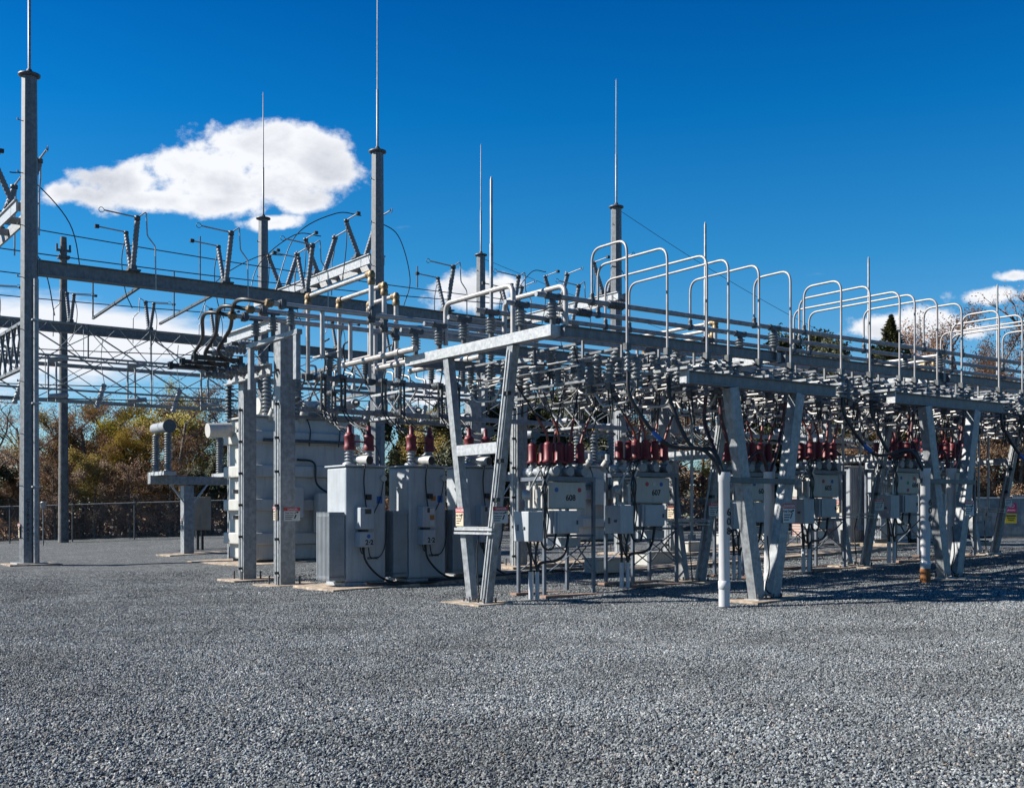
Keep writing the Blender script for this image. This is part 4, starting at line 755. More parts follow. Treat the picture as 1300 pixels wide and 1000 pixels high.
# standing insulators with pale pipes behind
k = 0
for x0, x1, w in ((11.8, 19, 'near'), (20.2, 29.5, 'middle'), (30.3, 36.8, 'far')):
    n = int((x1 - x0) / .95)
    for j in range(n):
        x = x0 + (j + .5) * .95; dup(ins, (x, 24.6, 5.01), f'short ribbed insulator on the {w} fuse rack beam, {ORD[j]} from the left')
        tag(MB().cyl((0, -.55 - .3 * (j % 2), 0), (0, .9 + .35 * (j % 3), 0), .03, seg=8).cyl((0, 0, 0), (0, 0, -.1), .03, seg=6).build('short_bus_pipe', M_['alum'], loc=(x, 24.6, 5.55 + .0 * (j % 2))), f'short pale pipe on insulators above the {w} fuse rack, {ORD[j]} from the left', 'pipe', 'short pale pipes above the fuse racks')
        if j % 2: ht = dup(fz, (x + .3, 26.9, 4.2), f'black fuse switch on the rear row of the {w} fuse rack, {ORD[j // 2]} from the left', scale=(1, 1, .9))
for x0, x1, w in ((12, 23.6, 'left'), (24.4, 37, 'right')): lattice((x0, 27.3, 0), (x1, 27.3, 0), 4.25, 5.0, 1.5, f'light lattice truss between the {w} square columns behind the transformers', r=.04)
for a, w in ((14.8, 'left'), (20.9, 'middle'), (27.5, 'right')): lattice((a, 24.8, 0), (a, 27.2, 0), 4.25, 4.9, .8, f'short lattice tie running crosswise behind the transformers, {w}', 'galvl', r=.035)
# pale horizontal bushings on the rear row
hb = thing('side_bushing', 'pale round side bushing behind the near transformers, first from the left', 'bushing', (12.3, 26.9, 4.62), 'pale round side bushings')
MB().cyl((0, .3, 0), (0, -.35, 0), .16, .12, 14).build('body', M_['porcl'], hb); MB().cyl((0, -.35, 0), (0, -.5, 0), .07, .04, 10).build('tip', M_['dark'], hb)
for j, a in enumerate((14.0, 15.9, 17.5, 19.5, 21.2, 22.9, 25.1, 27, 29, 31, 33, 35)): dup(hb, (a, 26.9, 4.62 - .1 * (j % 3)), f'pale round side bushing behind the transformers, {ORD[j + 1]} from the left', scale=(.8, .8, .8) if j > 3 else None)

# square steel columns
def column(a, b, H, w, label, signs=False, pl=''):
    g = Z(a, b); t = thing('steel_column', label, 'steel column', (a, b, g), 'square galvanised columns'); h = w / 2
    MB().box(-h, h, -h, -h + .025, .05, H - g).box(-h, h, h - .025, h, .05, H - g).box(-h + .005, -h + .03, -h + .026, h - .026, .05, H - g).box(h - .07, h - .045, -h + .026, h - .026, .05, H - g).build('shaft', M_['galv'], t)
    MB().box(-h - .14, h + .14, -h - .14, h + .14, .0, .05).build('base_plate', M_['galvl'], t); mb = MB()
    for x in (-1, 1):
        for y in (-1, 1): MB().lathe([(.025, 0), (.025, .22)], T(x * (h + .08), y * (h + .08), .04), 6).build('anchor_bolt', M_['dark'], t)
    for k in range(7): MB().box(-h - .09, -h - .001, -h * .5, -h * .5 + .05, .3 + k * .8, .36 + k * .8).build('cable_clip', M_['blk'], t)
    MB().cyl((-h - .05, -h * .3, 0), (-h - .05, -h * .3, min(H - g, 4.4)), .022, seg=8).build('conduit', M_['galvl'], t)
    if signs: danger(t, .42, .32, FACE_B(.1, -h - .01, 1.72)); danger(t, .22, .34, FACE_A(-h - .015, h * .3, 1.75), True)
    pad(a - .6, a + .75, b - .55, b + .55, 'footing of the ' + label.replace(', right of the near pair, wearing danger signs', '') + (' (rear)' if b > 26 and a > 20 else ''), .05); return t
column(11.3, 27.3, 5.1, .34, 'left square steel column of the near pair')
column(11.3, 25.05, 6.3, .38, 'tallest square steel column, right of the near pair, wearing danger signs', True)
column(18.2, 25.05, 6.3, .34, 'square steel column just right of the nearest V frame'); column(18.2, 27.3, 5.1, .34, 'square steel column seen between the nearest V frame legs')
column(23.9, 25.05, 5.6, .34, 'square steel column behind the second tall V frame'); column(23.9, 27.3, 5.1, .34, 'square steel column behind breaker 607'); column(30.2, 25.05, 5.1, .34, 'square steel column behind breaker 605'); column(36.5, 25.05, 5.1, .34, 'farthest square steel column on the right')
# rack arms, side insulators and black loops at the near column pair
for z, w in ((6.2, 'upper'), (5.15, 'lower')):
    tag(MB().box(-.03, .03, -1.35, 1.35, -.14, .14).box(-.12, -.03, -1.35, 1.35, .11, .14).box(-.12, -.03, -1.35, 1.35, -.14, -.11).build('channel_beam', M_['galvl'], loc=(11.05, 26.6, z)), f'{w} sunlit channel arm on the near column pair', 'steel arm', 'channel arms on the near columns')
si = thing('side_insulator', 'x', 'insulator', group='horizontal insulators on the near columns'); ribs(MB(), (0, 0, 0), (-.55, 0, 0), .07, .115, 6, 12).build('porcelain', M_['porc'], si); MB().cyl((-.55, 0, 0), (-.72, 0, 0), .05).build('cap', M_['dark'], si)
for j, b in enumerate((25.7, 26.55, 27.4)):
    if j == 0: si.location = (10.95, b, 5.75); si['label'] = 'upper horizontal insulator on the near columns, first from the front'
    else: dup(si, (10.95, b, 5.75), f'upper horizontal insulator on the near columns, {ORD[j]} from the front')
    dup(si, (10.95, b, 5.2), f'lower horizontal insulator on the near columns, {ORD[j]} from the front')
    tag(MB().box(-.6, .6, -.05, .05, -.05, .05).box(-.6, -.5, -.07, .07, -.1, .08).box(.5, .6, -.07, .07, -.08, .1).build('black_switch_bar', M_['blk'], loc=(9.9, b, 5.35)), f'black horizontal switch bar left of the near columns, {ORD[j]} from the front', 'switch bar', 'black switch bars')
    r0 = Vector((9.3, T1[j], 5.95)); e = Vector((10.3, b, 5.75))
    cable('loop_cable', [r0, r0 + Vector((-.35, .8, .12)), (e.x - .55, (r0.y + e.y) / 2 + 1.0, 5.9), (e.x - .5, e.y - .3, 5.5), (e.x, e.y, 5.3)], .045, f'thick black loop cable left of the transformer rails, {ORD[j]} from the front', 'blk', 'thick black loop cables', 'cable')
# vertical link pieces in the tangle between columns
for j in range(10):
    a = 12.2 + j * .72; tag(MB().tube(bent([(0, 0, 0), (0, 0, .35), (0, .5, .45), (0, .5, .9)], .1, 3), .028, 8).box(-.05, .05, -.05, .05, -.04, .06).build('link_tube', M_['alum'], loc=(a, 25.2 + .4 * (j % 3), 4.95)), f'small cranked link tube above the near fuse rack, {ORD[j]} from the left', 'link tube', 'cranked link tubes')

# ---------------------------------------------------------------- power transformers and live-tank units
def bigtank(a, b, L_, D, H, label, fins=True):
    g = Z(a, b); t = thing('power_transformer', label, 'power transformer', (a, b, g), 'large power transformers')
    MB().box(0, L_, 0, D, .12, H).build('tank', M_['paint2'], t, bevel=.06); MB().box(-.1, L_ + .1, -.1, D + .1, H + .001, H + .06).build('lid', M_['paint2'], t, bevel=.01); MB().box(.1, L_ - .1, .1, D - .1, 0, .12).build('skid', M_['blk'], t)
    for k in range(int(H / 1.1)):
        z = .62 + k * 1.1; MB().box(-.18, L_ + .14, -.14, -.0, z, z + .38).box(-.18, -.0, .0, D + .08, z, z + .38).box(L_, L_ + .14, 0, D, z, z + .38).build('stiffener_band', M_['paint2'], t, bevel=.04)
    MB().box(L_ * .55, L_ * .9, -.55, -.15, 1.0, 2.3).build('cabinet', M_['paint2'], t, bevel=.02)
    MB().cyl((-.2, D * .7, H - .35), (-1.0, D * .7, H - .4), .24, .24, 18).build('oil_pipe', M_['paint2'], t)
    for k in range(3):
        x = L_ * (.2 + .3 * k); ribs(MB(), (x, D * .3, H + .1), (x, D * .3, H + 1.5), .12, .22, 11, 14, .8).lathe([(.2, H + .05), (.24, H + .1), (.2, H + .16)], T(x, D * .3, 0), 14).build('bushing', M_['porc'], t)
        MB().lathe([(.1, H + 1.5), (.1, H + 1.62)], T(x, D * .3, 0), 12).build('bushing_collar', M_['lamp'], t); MB().lathe([(.04, H + 1.62), (.03, H + 1.9)], T(x, D * .3, 0), 8).build('terminal', M_['dark'], t)
    for k in range(4): x = L_ * (.12 + .25 * k); ribs(MB(), (x, D * .75, H + .1), (x, D * .75, H + .6), .08, .14, 4, 12).build('low_bushing', M_['porcl'], t)
    MB().box(-.005, -.002, D * .3, D * .4, 1.75, 2.0).build('blue_label', M_['blue'], t); MB().cyl((-.28, D * .55, 2.35), (-.05, D * .55, 2.35), .07).cyl((-.28, D * .55, 1.5), (-.05, D * .55, 1.5), .07).build('valve', M_['dark'], t)
    mb = MB().tube(spline([(L_ * .4, -.05, 3.4), (L_ * .55, -.2, 3.3), (L_ * .58, -.2, 2.6), (L_ * .75, -.25, 2.2)], 6), .035, 6); mb.build('hose', M_['blk'], t)
    for k in range(3):
        x = L_ * (.15 + .3 * k); MB().cyl((x, .1, H - .1), (x, -.3, H + .25), .13, seg=12).cyl((x, -.3, H + .25), (x, -.3, H + .5), .09, seg=10).build('turret', M_['paint2'], t)
        MB().tube(spline([(x + .2, -.02, H), (x + .25, -.16, H - .4), (x + .2, -.16, H - .9)], 4), .02, 6).build('sensor_cable', M_['blk'], t)
    MB().cyl((.2, -.2, H - .75), (L_ - .1, -.2, H - .75), .05, seg=8).build('header_pipe', M_['dark'], t); MB().box(L_ * .2, L_ * .42, -.42, -.16, 1.5, 2.5).build('gauge_box', M_['paint2'], t, bevel=.02)
    MB().cyl((L_ * .15, D * .5, H + .45), (L_ * .8, D * .5, H + .45), .28, seg=18).build('conservator', M_['paint2'], t)
    if fins:
        for s in range(2):
            mb = MB()
            for k in range(12): mb.box(L_ * (.1 + .45 * s) + k * .1, L_ * (.1 + .45 * s) + k * .1 + .025, D + .1, D + .9, .5, H - .5)
            mb.build('radiator_bank', M_['rad'], t)
    return t
bigtank(14.5, 34.4, 3.6, 2.2, 4.75, 'huge pale power transformer with ribbed bands behind the near columns')
bigtank(27.8, 34.4, 2.9, 2.2, 3.0, 'smaller grey power transformer with tall bushings behind breaker 608')
pad(13.6, 18.6, 33.4, 38, 'large concrete slab under the huge pale power transformer', .05); pad(27, 31.4, 33.6, 37.5, 'concrete slab under the smaller power transformer', .05)
def arresters(b, a, label):
    g = Z(a, b); t = thing('tall_bushing', label, 'arrester', (a, b, g), 'tall slender arresters'); 
    MB().box(-.05, .05, -.05, .05, 0, 4.5).build('post', M_['galv'], t); ribs(MB(), (0, 0, 4.5), (0, 0, 6.2), .07, .17, 14, 10).build('sheds', M_['dark'], t); return t
arresters(38.5, 15.26, 'tall dark slender arrester standing left of the huge transformer'); arresters(35.3, 32.0, 'tall slender arrester right of the smaller power transformer')
def livetank(a, b, label, two=True, zb=2.75):
    g = Z(a, b); t = thing('live_tank_breaker', label, 'live-tank breaker', (a, b, g), 'live-tank units on steel tables')
    MB().box(-.2, .2, -.2, .2, .0, zb - .05).build('post', M_['galv'], t); MB().box(-1.5, 1.9, -.16, .16, zb, zb + .32).build('table_beam', M_['galv'], t)
    mb = MB().bar((-.2, -.19, zb - .7), (-.75, -.19, zb), .06, .06).bar((.2, -.19, zb - .7), (.75, -.19, zb), .06, .06); mb.build('knee_brace', M_['galvl'], t)
    for k in range(2 if two else 1):
        x = -1.0 + 2.6 * k
        MB().box(x - .25, x + .25, -.95, .95, zb + .325, zb + .47).build('foot_plate', M_['galvl'], t)
        for y in (-.7, .7): ribs(MB(), (x, y, zb + .47), (x, y, zb + 1.95), .10, .16, 16, 12).build('insulator', M_['porc'], t)
        MB().cyl((x, -.85, zb + 2.2), (x, .85, zb + 2.2), .20, seg=18).build('cylinder', M_['porcl'], t); MB().cyl((x, -.9, zb + 2.2), (x, -.84, zb + 2.2), .26, seg=18).build('end_flange', M_['dark'], t)
    return t
lt = livetank(15.55, 43.6, 'live-tank unit on a T-shaped steel table left of the huge transformer'); danger(lt, .12, .4, FACE_A(-.22, 0, 1.2))
livetank(29.6, 42.5, 'live-tank unit on a steel table seen beside breaker 608', True, 2.6)
pad(14.6, 17, 42.8, 44.4, 'thin concrete pad under the T-shaped steel table', .03)
a, b = ona(254, 690, 17.3).x, ona(254, 690, 17.3).y; z0 = Z(a, b)
t = thing('tan_cabinet', 'tan steel cabinet on two legs beside the T-shaped table', 'equipment cabinet', (a, b, z0))
MB().box(-.42, .42, -.2, .25, .85, 2.25).build('body', M_['tan'], t, bevel=.02); MB().box(-.08, .08, -.225, -.202, .9, 1.35).lathe([(.09, 0), (.09, .03)], FACE_B(0, -.205, 1.45), 14).build('door_pull', M_['tan'], t)
for x in (-.1, .1): MB().box(x - .05, x + .05, -.03, .05, 0, .85).build('leg', M_['blk'], t)
# low grey cable boxes on the strip
for k, (u, v) in enumerate(((768, 728), (830, 722), (880, 712), (927, 706), (985, 704), (1032, 700))):
    y = (EYE - .25) * FX / (v - HY); a, b = yard((u - CX) / FX * y, y); tag(MB().box(-.45, .45, -.25, .25, 0, .32).box(-.49, .49, -.29, .29, .32, .36).build('cable_box', M_['paint2'], loc=(a, b, Z(a, b) + .04), bevel=.01), f'low grey cable box sitting on the concrete strip, {ORD[k]} from the left', 'cable box', 'low cable boxes behind the breakers')
# black hoses lying along the transformer pad
for k, (x0, x1, y) in enumerate(((11.9, 17.5, 22.1), (13.6, 18.2, 22.25))):
    cable('ground_hose', [(x0, y, Z(x0, y) + .12), (x0 + 1.2, y - .12, Z(x0 + 1, y) + .09), (x0 + 3, y + .1, Z(x0 + 3, y) + .1), (x1, y, Z(x1, y) + .06)], .03, f'black hose lying along the transformer pad, {"front" if k == 0 else "rear"}', 'blk', 'black hoses on the pad', 'hose')

# ---------------------------------------------------------------- control house, cabinets, fence
a, b = yard(15.8, 50.5); z0 = Z(a, b)
t = thing('control_house', 'small brick control house with beige trim behind the rack', 'building', (a, b, z0), rz=-math.atan2(AY, AX) + R(6))
MB().box(-2.0, 2.2, 0, 4, 0, 2.55).build('wall', M_['brick'], t); MB().box(-2.25, 2.5, -.3, 4.3, 2.55, 2.8).build('roof_fascia', M_['beige'], t); MB().box(-1.3, 2.3, -.5, -.3, 2.28, 2.5).build('gutter', M_['roofw'], t)
MB().box(-2.05, -1.8, -.06, -.005, 0, 2.54).build('corner_trim', M_['beige'], t); MB().box(.2, 1.1, -.03, -.005, .02, 2.05).build('door', M_['steelp'], t); MB().lathe([(.12, 0), (.12, .16)], T(-.4, -.2, 1.9), 12).build('wall_light', M_['roofw'], t)
def cabinet(x, y, w, h, d, label, signs=False):
    a, b = yard(x, y); t = thing('steel_cabinet', label, 'switchgear cabinet', (a, b, Z(a, b)), 'steel cabinets by the fence', rz=-math.atan2(AY, AX) + R(-4))
    MB().box(-w / 2, w / 2, 0, d, .05, h).build('body', M_['steelp'], t, bevel=.01); MB().box(-w / 2 - .04, w / 2 + .04, -.06, d + .05, h + .001, h + .07).build('roof', M_['galvl'], t)
    MB().box(-w / 2 + .05, w / 2 - .05, -.02, -.002, .15, h - .08).build('door', M_['steelp'], t); MB().box(w / 2 - .16, w / 2 - .12, -.06, -.022, h * .45, h * .58).build('handle', M_['dark'], t)
    if signs:
        o = MB().box(.12, .62, -.03, -.024, h - .62, h - .2).build('pink_sign', M_['pink'], t); textmesh('NO', .2, 'lettering', M_['white'], o, FACE_B(.37, -.032, h - .33), .03); textmesh('SMOKING', .085, 'lettering', M_['white'], o, FACE_B(.37, -.032, h - .53), .03)
        o = MB().box(.12, .62, -.03, -.024, h - 1.1, h - .68).build('yellow_sign', M_['yellow'], t); MB().box(.16, .58, -.033, -.031, h - .79, h - .73).box(.2, .54, -.033, -.031, h - .88, h - .85).box(.24, .5, -.033, -.031, h - .97, h - .94).build('lettering', M_['ink'], o)
cabinet(21.9, 50.5, 2.35, 1.75, 1.2, 'wide metal switchgear cabinet with pink and yellow signs at right', True); cabinet(18.6, 49.0, 1.35, 1.6, .9, 'metal cabinet between the legs of the farthest V frame'); cabinet(24.9, 54, 1.6, 1.9, 1, 'tan-edged metal cabinet at the right edge by the fence')
for k, (x, y) in enumerate(((11.4, 38), (13.2, 38.2))):
    a, b = yard(x, y); t = thing('ribbed_tank', f'tall grey ribbed radiator tank behind the breakers, {"left" if k == 0 else "right"} one', 'radiator tank', (a, b, Z(a, b)), 'tall ribbed tanks'); mb = MB().box(-.5, .5, -.3, .3, .1, 2.55)
    for q in range(10): mb.lathe([(.06, .12), (.06, 2.58)], T(-.47 + q * .105, -.32, 0), 8)
    mb.build('body', M_['rad'], t); MB().box(-.55, .55, -.4, .35, 2.581, 2.64).build('lid', M_['paint2'], t)
fm = bpy.data.materials.new('chain_link'); fm.use_nodes = True; n_, l_ = fm.node_tree.nodes, fm.node_tree.links
tcf = n_.new('ShaderNodeTexCoord'); spf = n_.new('ShaderNodeSeparateXYZ'); l_.new(tcf.outputs['Object'], spf.inputs[0])
def fmath(op, a, b=None):
    n = n_.new('ShaderNodeMath'); n.operation = op
    for i, v in enumerate((a, b)):
        if v is None: continue
        if isinstance(v, (int, float)): n.inputs[i].default_value = v
        else: l_.new(v, n.inputs[i])
    return n.outputs[0]
def diag(sg):
    s_ = fmath('MULTIPLY', fmath('ADD', spf.outputs[0], fmath('MULTIPLY', spf.outputs[2], sg)), 12.0); f = fmath('FRACT', s_, 0); return fmath('LESS_THAN', f, .075)
fac = fmath('MAXIMUM', diag(1.0), diag(-1.0)); tr_ = n_.new('ShaderNodeBsdfTransparent'); mxs = n_.new('ShaderNodeMixShader'); l_.new(fac, mxs.inputs[0]); l_.new(tr_.outputs[0], mxs.inputs[1]); l_.new(n_['Principled BSDF'].outputs[0], mxs.inputs[2]); l_.new(mxs.outputs[0], n_['Material Output'].inputs[0]); n_['Principled BSDF'].inputs['Base Color'].default_value = (.16, .17, .18, 1)
def fence(p0, p1, label):
    (a0, b0), (a1, b1) = yard(*p0), yard(*p1); L_ = math.hypot(a1 - a0, b1 - b0); rz = math.atan2(b1 - b0, a1 - a0); n = max(1, round(L_ / 3.3))
    t = thing('chain_link_fence', label, 'fence', (a0, b0, 0), 'runs of chain-link fence', rz=rz)
    zz = lambda s: Z(a0 + (a1 - a0) * s / L_, b0 + (b1 - b0) * s / L_)
    V = []; F = []
    for i in range(n + 1):
        s = L_ * i / n; V += [(s, 0, zz(s)), (s, 0, zz(s) + 2.1)]
        p = MB().cyl((s, .03, zz(s) - .1), (s, .03, zz(s) + 2.2), .04, seg=8).bar((s, .03, zz(s) + 2.18), (s, -.25, zz(s) + 2.5), .03, .04); p.build('post', M_['dark'], t)
    for i in range(n): F.append((2 * i, 2 * i + 2, 2 * i + 3, 2 * i + 1))
    MB().add(V, F).build('mesh', fm, t); MB().tube([(L_ * i / n, 0, zz(L_ * i / n) + 2.1) for i in range(n + 1)], .028, 6).build('top_rail', M_['galv'], t)
    mb = MB()
    for q in range(3): mb.tube([(L_ * i / n, -.08 - .09 * q, zz(L_ * i / n) + 2.24 + .12 * q) for i in range(n + 1)], .007, 4)
    mb.build('barbed_wire', M_['dark'], t); return t
f1 = fence((-52, 61), (-8, 66), 'chain-link fence in front of the wood at left'); MB().box(13.6, 14.8, -.05, -.02, 1.0, 1.6).build('notice_board', M_['white'], f1)
fence((-7.9, 66), (16, 76), 'chain-link fence behind the middle of the yard'); fence((16.1, 76), (62, 72), 'chain-link fence behind the cabinets at right')
for k, (u, v, d) in enumerate(((55, 648, 59), (906, 640, 60))):
    a, b = yard((u - CX) / FX * d, d); z0 = Z(a, b); t = thing('yard_lamp', ('small capped lamp post by the fence at left' if k == 0 else 'small lamp post with a box head by the middle fence'), 'lamp post', (a, b, z0), 'small lamp posts by the fence')
    MB().cyl((0, 0, 0), (0, 0, 1.95), .035).build('post', M_['galvd'], t); MB().lathe([(.08, 1.95), (.15, 2.0), (.15, 2.22), (.19, 2.23), (.08, 2.3)], None, 14).build('head', M_['galvl'], t)

# ---------------------------------------------------------------- trees
def leafmat(name, c1, c2, trans=.25):
    m = bpy.data.materials.new(name); m.use_nodes = True; n, l = m.node_tree.nodes, m.node_tree.links; p = n['Principled BSDF']; p.inputs['Roughness'].default_value = .65
    g = n.new('ShaderNodeNewGeometry'); r = n.new('ShaderNodeValToRGB'); l.new(g.outputs['Random Per Island'], r.inputs[0]); r.color_ramp.elements[0].color = (*c1, 1); r.color_ramp.elements[1].color = (*c2, 1)
    l.new(r.outputs[0], p.inputs['Base Color']); tb = n.new('ShaderNodeBsdfTranslucent'); l.new(r.outputs[0], tb.inputs[0]); mx = n.new('ShaderNodeMixShader'); mx.inputs[0].default_value = trans
    l.new(p.outputs[0], mx.inputs[1]); l.new(tb.outputs[0], mx.inputs[2]); l.new(mx.outputs[0], n['Material Output'].inputs[0]); return m
LM = dict(yel=leafmat('budding_leaves', (.24, .21, .03), (.55, .46, .07)), olive=leafmat('olive_leaves', (.17, .12, .03), (.40, .29, .06)), brown=leafmat('brown_leaves', (.12, .07, .04), (.30, .18, .10)),
          dgreen=leafmat('dark_evergreen', (.018, .026, .012), (.075, .080, .026), .1), pine=leafmat('pine_needles', (.025, .036, .014), (.095, .090, .030), .1), russet=leafmat('russet_buds', (.15, .085, .055), (.32, .19, .13)), bark=mat('bark', (.13, .10, .08), .9, 0, .3, 5), twig=mat('pale_twig', (.26, .20, .16), .9, 0, .3, 5))
def gen_tree(seed, H, spread, leaf, nleaf, lsize, levels=4, low=.12, upright=.5, twigmat='bark', droop=0):
    rnd = random.Random(seed); wood = MB(); tips = []
    def grow(p, d, L_, r, lv):
        n = 3; pts = [p]; q = Vector(p); dd = d.copy()
        for i in range(n):
            dd = (dd + Vector((rnd.uniform(-1, 1), rnd.uniform(-1, 1), rnd.uniform(-.4, .8) * upright - droop)) * .22).normalized(); q = q + dd * L_ / n; pts.append(q.copy())
        wood.tube(pts, r, 6 if lv == 0 else (4 if lv == 1 else 3), r * .5)
        if lv >= levels: tips.append((pts, r)); return
        nb = (9, 5, 4, 4, 3)[lv] if lv else 10
        for i in range(nb):
            t = (low + (1 - low) * (i + rnd.random()) / nb) if lv == 0 else rnd.uniform(.25, 1); k = min(int(t * n), n - 1); o = pts[k].lerp(pts[k + 1], t * n - k)
            az = rnd.uniform(0, 6.283) if lv else i * 2.4 + rnd.random(); s = rnd.uniform(.5, 1.0)
            side = Vector((math.cos(az), math.sin(az), rnd.uniform(.0, .9) * upright + (.2 if lv else .15)))
            nd = (dd * .45 + side * spread).normalized(); grow(o, nd, L_ * ((.52 if lv else .50) * s * (1.25 - .6 * t if lv == 0 else 1)), r * (.42 if lv == 0 else .5), lv + 1)
    grow(Vector((0, 0, -.2)), Vector((0, 0, 1)), H * .86, H * .017, 0)
    lf = MB()
    for _ in range(nleaf):
        pts, r = rnd.choice(tips); o = rnd.choice(pts[1:]) + Vector([rnd.gauss(0, .24) for _ in range(3)]) * (H / 9)
        u = Vector([rnd.gauss(0, 1) for _ in range(3)]).normalized(); v = u.orthogonal().normalized(); s = lsize * rnd.uniform(.5, 1.2)
        lf.add([o - u * s, o + v * s * .5, o + u * s, o - v * s * .5], [(0, 1, 2, 3)])
    return wood, lf
def conifer(seed, H, W_, n):
    rnd = random.Random(seed); wood = MB().lathe([(H * .018, -.2), (.03, H)], None, 6); lf = MB()
    for _ in range(n):
        z = H * (.06 + .94 * rnd.random() ** 1.15); az = rnd.uniform(0, 6.283); rr = W_ * (1 - z / H) ** .95 * (.85 + .22 * math.sin(z * 9 + seed + az) + .22 * math.sin(az * 5 + z * 3) + .2 * rnd.random()); q = rr * math.sqrt(rnd.random()) ; o = Vector((q * math.cos(az), q * math.sin(az), z - q * .15))
        u = Vector((math.cos(az), math.sin(az), rnd.uniform(-.3, .5))).normalized(); v = Vector((-math.sin(az), math.cos(az), rnd.uniform(-.5, .5))); s = (.13 + .24 * (1 - z / H)) * rnd.uniform(.5, 1.2)
        lf.add([o - u * s, o + v * s * .3, o + u * s, o - v * s * .3], [(0, 1, 2, 3)])
    return wood, lf
KINDS = {}
def kind(k, wl_, leafm, barkm='bark'):
    w, l = wl_; KINDS[k] = (w.mesh('trunk', LM[barkm]), l.mesh('crown', LM[leafm]))
for s in (0, 1):
    kind(('yel', s), gen_tree(11 + s, 9, 1.0, 'yel', 15000, .07), 'yel'); kind(('olive', s), gen_tree(21 + s, 9, .95, 'olive', 15000, .07), 'olive')
    kind(('bare', s), gen_tree(31 + s, 9, .85, 'brown', 3500, .05, 5, .15, .7, 'twig'), 'brown', 'twig'); kind(('rus', s), gen_tree(41 + s, 9, .9, 'russet', 9000, .06, 5), 'russet', 'twig')
    kind(('ever', s), gen_tree(51 + s, 9, 1.0, 'dgreen', 34000, .13, 4, .05), 'dgreen'); kind(('brush', s), gen_tree(61 + s, 9, 1.25, 'brown', 14000, .07, 5, .02, .2, 'twig'), 'brown', 'twig')
kind(('con', 0), conifer(3, 9, 5.0, 22000), 'pine'); kind(('con', 1), conifer(4, 9, 4.6, 18000), 'dgreen')
WORDS = dict(yel='yellow-green budding tree', olive='olive-brown leafy tree', bare='bare brown tree', rus='bare tree with russet buds', ever='dense dark evergreen tree', brush='tangled brown brushy tree', con='pointed conifer')
NAMES = dict(yel='budding_tree', olive='leafy_tree', bare='bare_tree', rus='russet_tree', ever='evergreen_tree', brush='brushy_tree', con='conifer')
TR = []     # kind, image x, distance, height
for i, (k, u, d, h) in enumerate([('bare', -25, 70, 8.6), ('bare', 12, 72, 8.0), ('ever', 5, 70, 4.6), ('bare', 40, 76, 8.8), ('brush', 30, 69, 4.5), ('rus', 70, 72, 7.2), ('olive', 85, 74, 8.0), ('bare', 62, 80, 9), ('brush', 70, 69, 4.6), ('rus', 112, 72, 8.6), ('olive', 128, 75, 8.8), ('olive', 105, 70, 6.0), ('brush', 120, 69, 4.8),
        ('yel', 158, 75, 8.2), ('rus', 148, 77, 9.4), ('yel', 190, 74, 8.6), ('rus', 170, 72, 7.5), ('olive', 205, 72, 7.6), ('brush', 165, 69, 4.6), ('bare', 222, 70, 8.6), ('yel', 218, 76, 9.6), ('rus', 238, 74, 9.8), ('brush', 215, 69, 4.8), ('yel', 262, 74, 8.2), ('rus', 285, 75, 9.0), ('olive', 300, 72, 8.2), ('ever', 268, 70, 4.6),
        ('bare', 340, 76, 8.4), ('rus', 400, 78, 7.5), ('bare', 452, 78, 8.0), ('rus', 478, 82, 7.6), ('ever', 520, 76, 7.6), ('olive', 545, 73, 6.8), ('ever', 560, 78, 8.4), ('ever', 598, 75, 8.8), ('ever', 632, 79, 8.8), ('ever', 664, 76, 9.0), ('ever', 700, 79, 9.4), ('ever', 735, 76, 9.2), ('ever', 770, 80, 9.4), ('brush', 800, 77, 8.6), ('brush', 835, 79, 9.0), ('brush', 862, 77, 8.6), ('yel', 926, 76.6, 5.2), ('brush', 893, 84, 9.8), ('ever', 935, 81, 9.0), ('ever', 970, 79, 9.2), ('brush', 1000, 82, 9.5),
        ('ever', 1030, 84, 13.5), ('ever', 1062, 88, 14.6), ('brush', 1075, 78, 7.2), ('con', 1131, 80, 14.6), ('con', 1152, 82, 12.6), ('con', 1108, 82, 12.8), ('brush', 1110, 79, 7.6), ('rus', 1196, 84, 13.4), ('brush', 1150, 79, 9.0), ('brush', 1185, 78, 9.4), ('brush', 1222, 80, 10.2), ('rus', 1232, 86, 15.4), ('brush', 1258, 78, 10), ('rus', 1262, 88, 14.2), ('bare', 1300, 80, 16.2), ('rus', 1295, 84, 12.6), ('brush', 1295, 77, 9.6), ('brush', 1340, 78, 10), ('rus', 1350, 86, 14)]):
    TR.append((k, u, d, h, i))
seen = {}
TR.sort(key=lambda q: q[1])
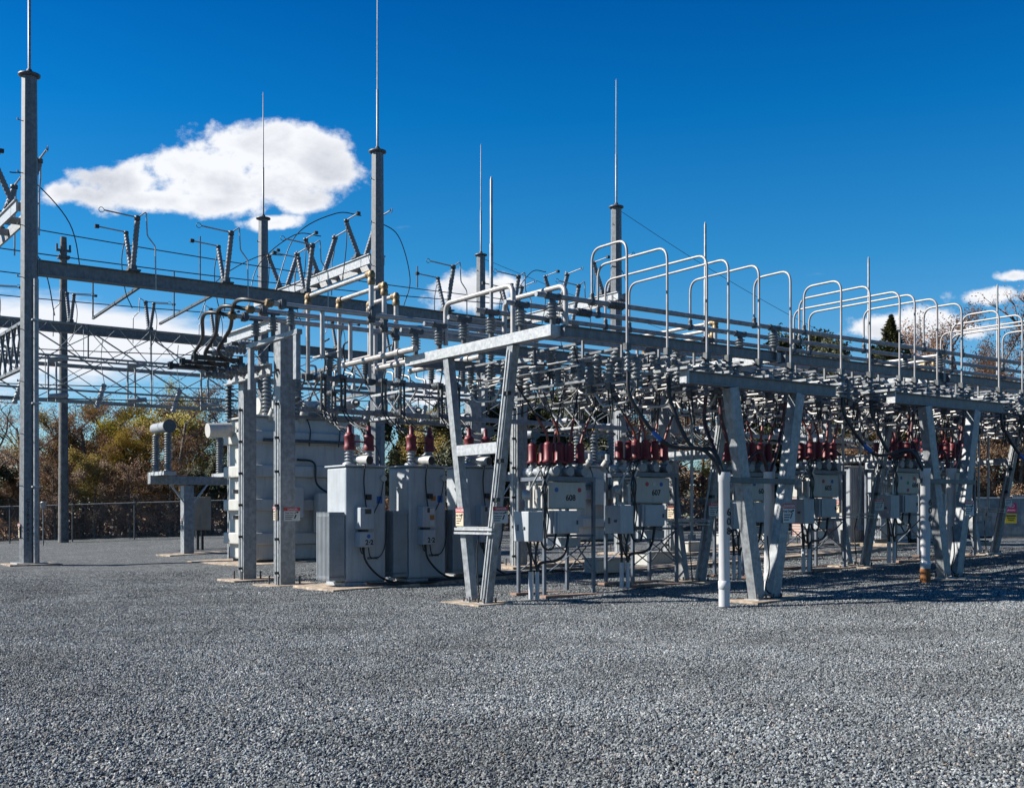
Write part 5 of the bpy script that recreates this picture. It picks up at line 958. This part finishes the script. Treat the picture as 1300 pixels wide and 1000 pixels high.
for (k, u, d, h, i) in TR:
    a, b = yard((u - CX) / FX * d, d); n = seen.get(k, 0); seen[k] = n + 1; s = i % 2 if k != 'con' else (0 if u > 1110 else 1)
    t = thing(NAMES[k], f'{WORDS[k]} beyond the fence, {ORD[n]} of its kind from the left', 'tree', (a, b, Z(a, b)), 'trees beyond the fence'); rnd = random.Random(i * 7 + 1)
    t.rotation_euler.z = rnd.uniform(0, 6.28); sc = h / 9 * ((1.0 if u < 320 else 1.12) if k in ('rus', 'olive', 'bare') else (.98 if k == 'yel' else 1.04)); wd = h / 9 * (1.0 if h < 11 else .8) * rnd.uniform(.95, 1.2); t.scale = (wd, wd, sc)
    for nm, me in zip(('trunk', 'crown'), KINDS[(k, s)]): o = bpy.data.objects.new(nm, me); COL.objects.link(o); o.parent = t
# the wood behind, reading as one mass
rnd = random.Random(5); mb = MB()
for _ in range(26000):
    u = rnd.uniform(-120, 1420); d = rnd.uniform(84, 100); x = (u - CX) / FX * d
    top = 5.6 + 1.2 * math.sin(u * .021) + .8 * math.sin(u * .06 + 1); top *= 1 if u > 500 else .95
    if 330 < u < 500: top *= .75
    a, b = yard(x, d); z = top * rnd.random() ** .8; o = Vector((a, b, z + .4)); uu = Vector([rnd.gauss(0, 1) for _ in range(3)]).normalized(); v = uu.orthogonal().normalized(); s = rnd.uniform(.2, .5)
    mb.add([o - uu * s, o + v * s * .45, o + uu * s, o - v * s * .45], [(0, 1, 2, 3)])
wd_ = mb.build('distant_wood', LM['brown']); wd_['kind'] = 'stuff'; wd_['label'] = 'dim brown wood filling the gaps far behind the fence trees'; wd_['category'] = 'wood'

rnd = random.Random(9); mb = MB()
for _ in range(30000):
    u = rnd.uniform(-140, 1440); d = rnd.uniform(68.5, 76) + (8 if u > 480 else 0); x = (u - CX) / FX * d
    a, b = yard(x, d); z = (2.4 + .9 * math.sin(u * .05)) * rnd.random() ** 1.2; o = Vector((a, b, Z(a, b) + z)); uu = Vector((rnd.gauss(0, .5), rnd.gauss(0, .5), rnd.gauss(0, 1))).normalized(); v = uu.orthogonal().normalized(); s = rnd.uniform(.10, .34)
    mb.add([o - uu * s, o + v * s * .28, o + uu * s, o - v * s * .28], [(0, 1, 2, 3)])
ug = mb.build('undergrowth', LM['brown']); ug['kind'] = 'stuff'; ug['label'] = 'tangled brown undergrowth just beyond the chain-link fence'; ug['category'] = 'undergrowth'
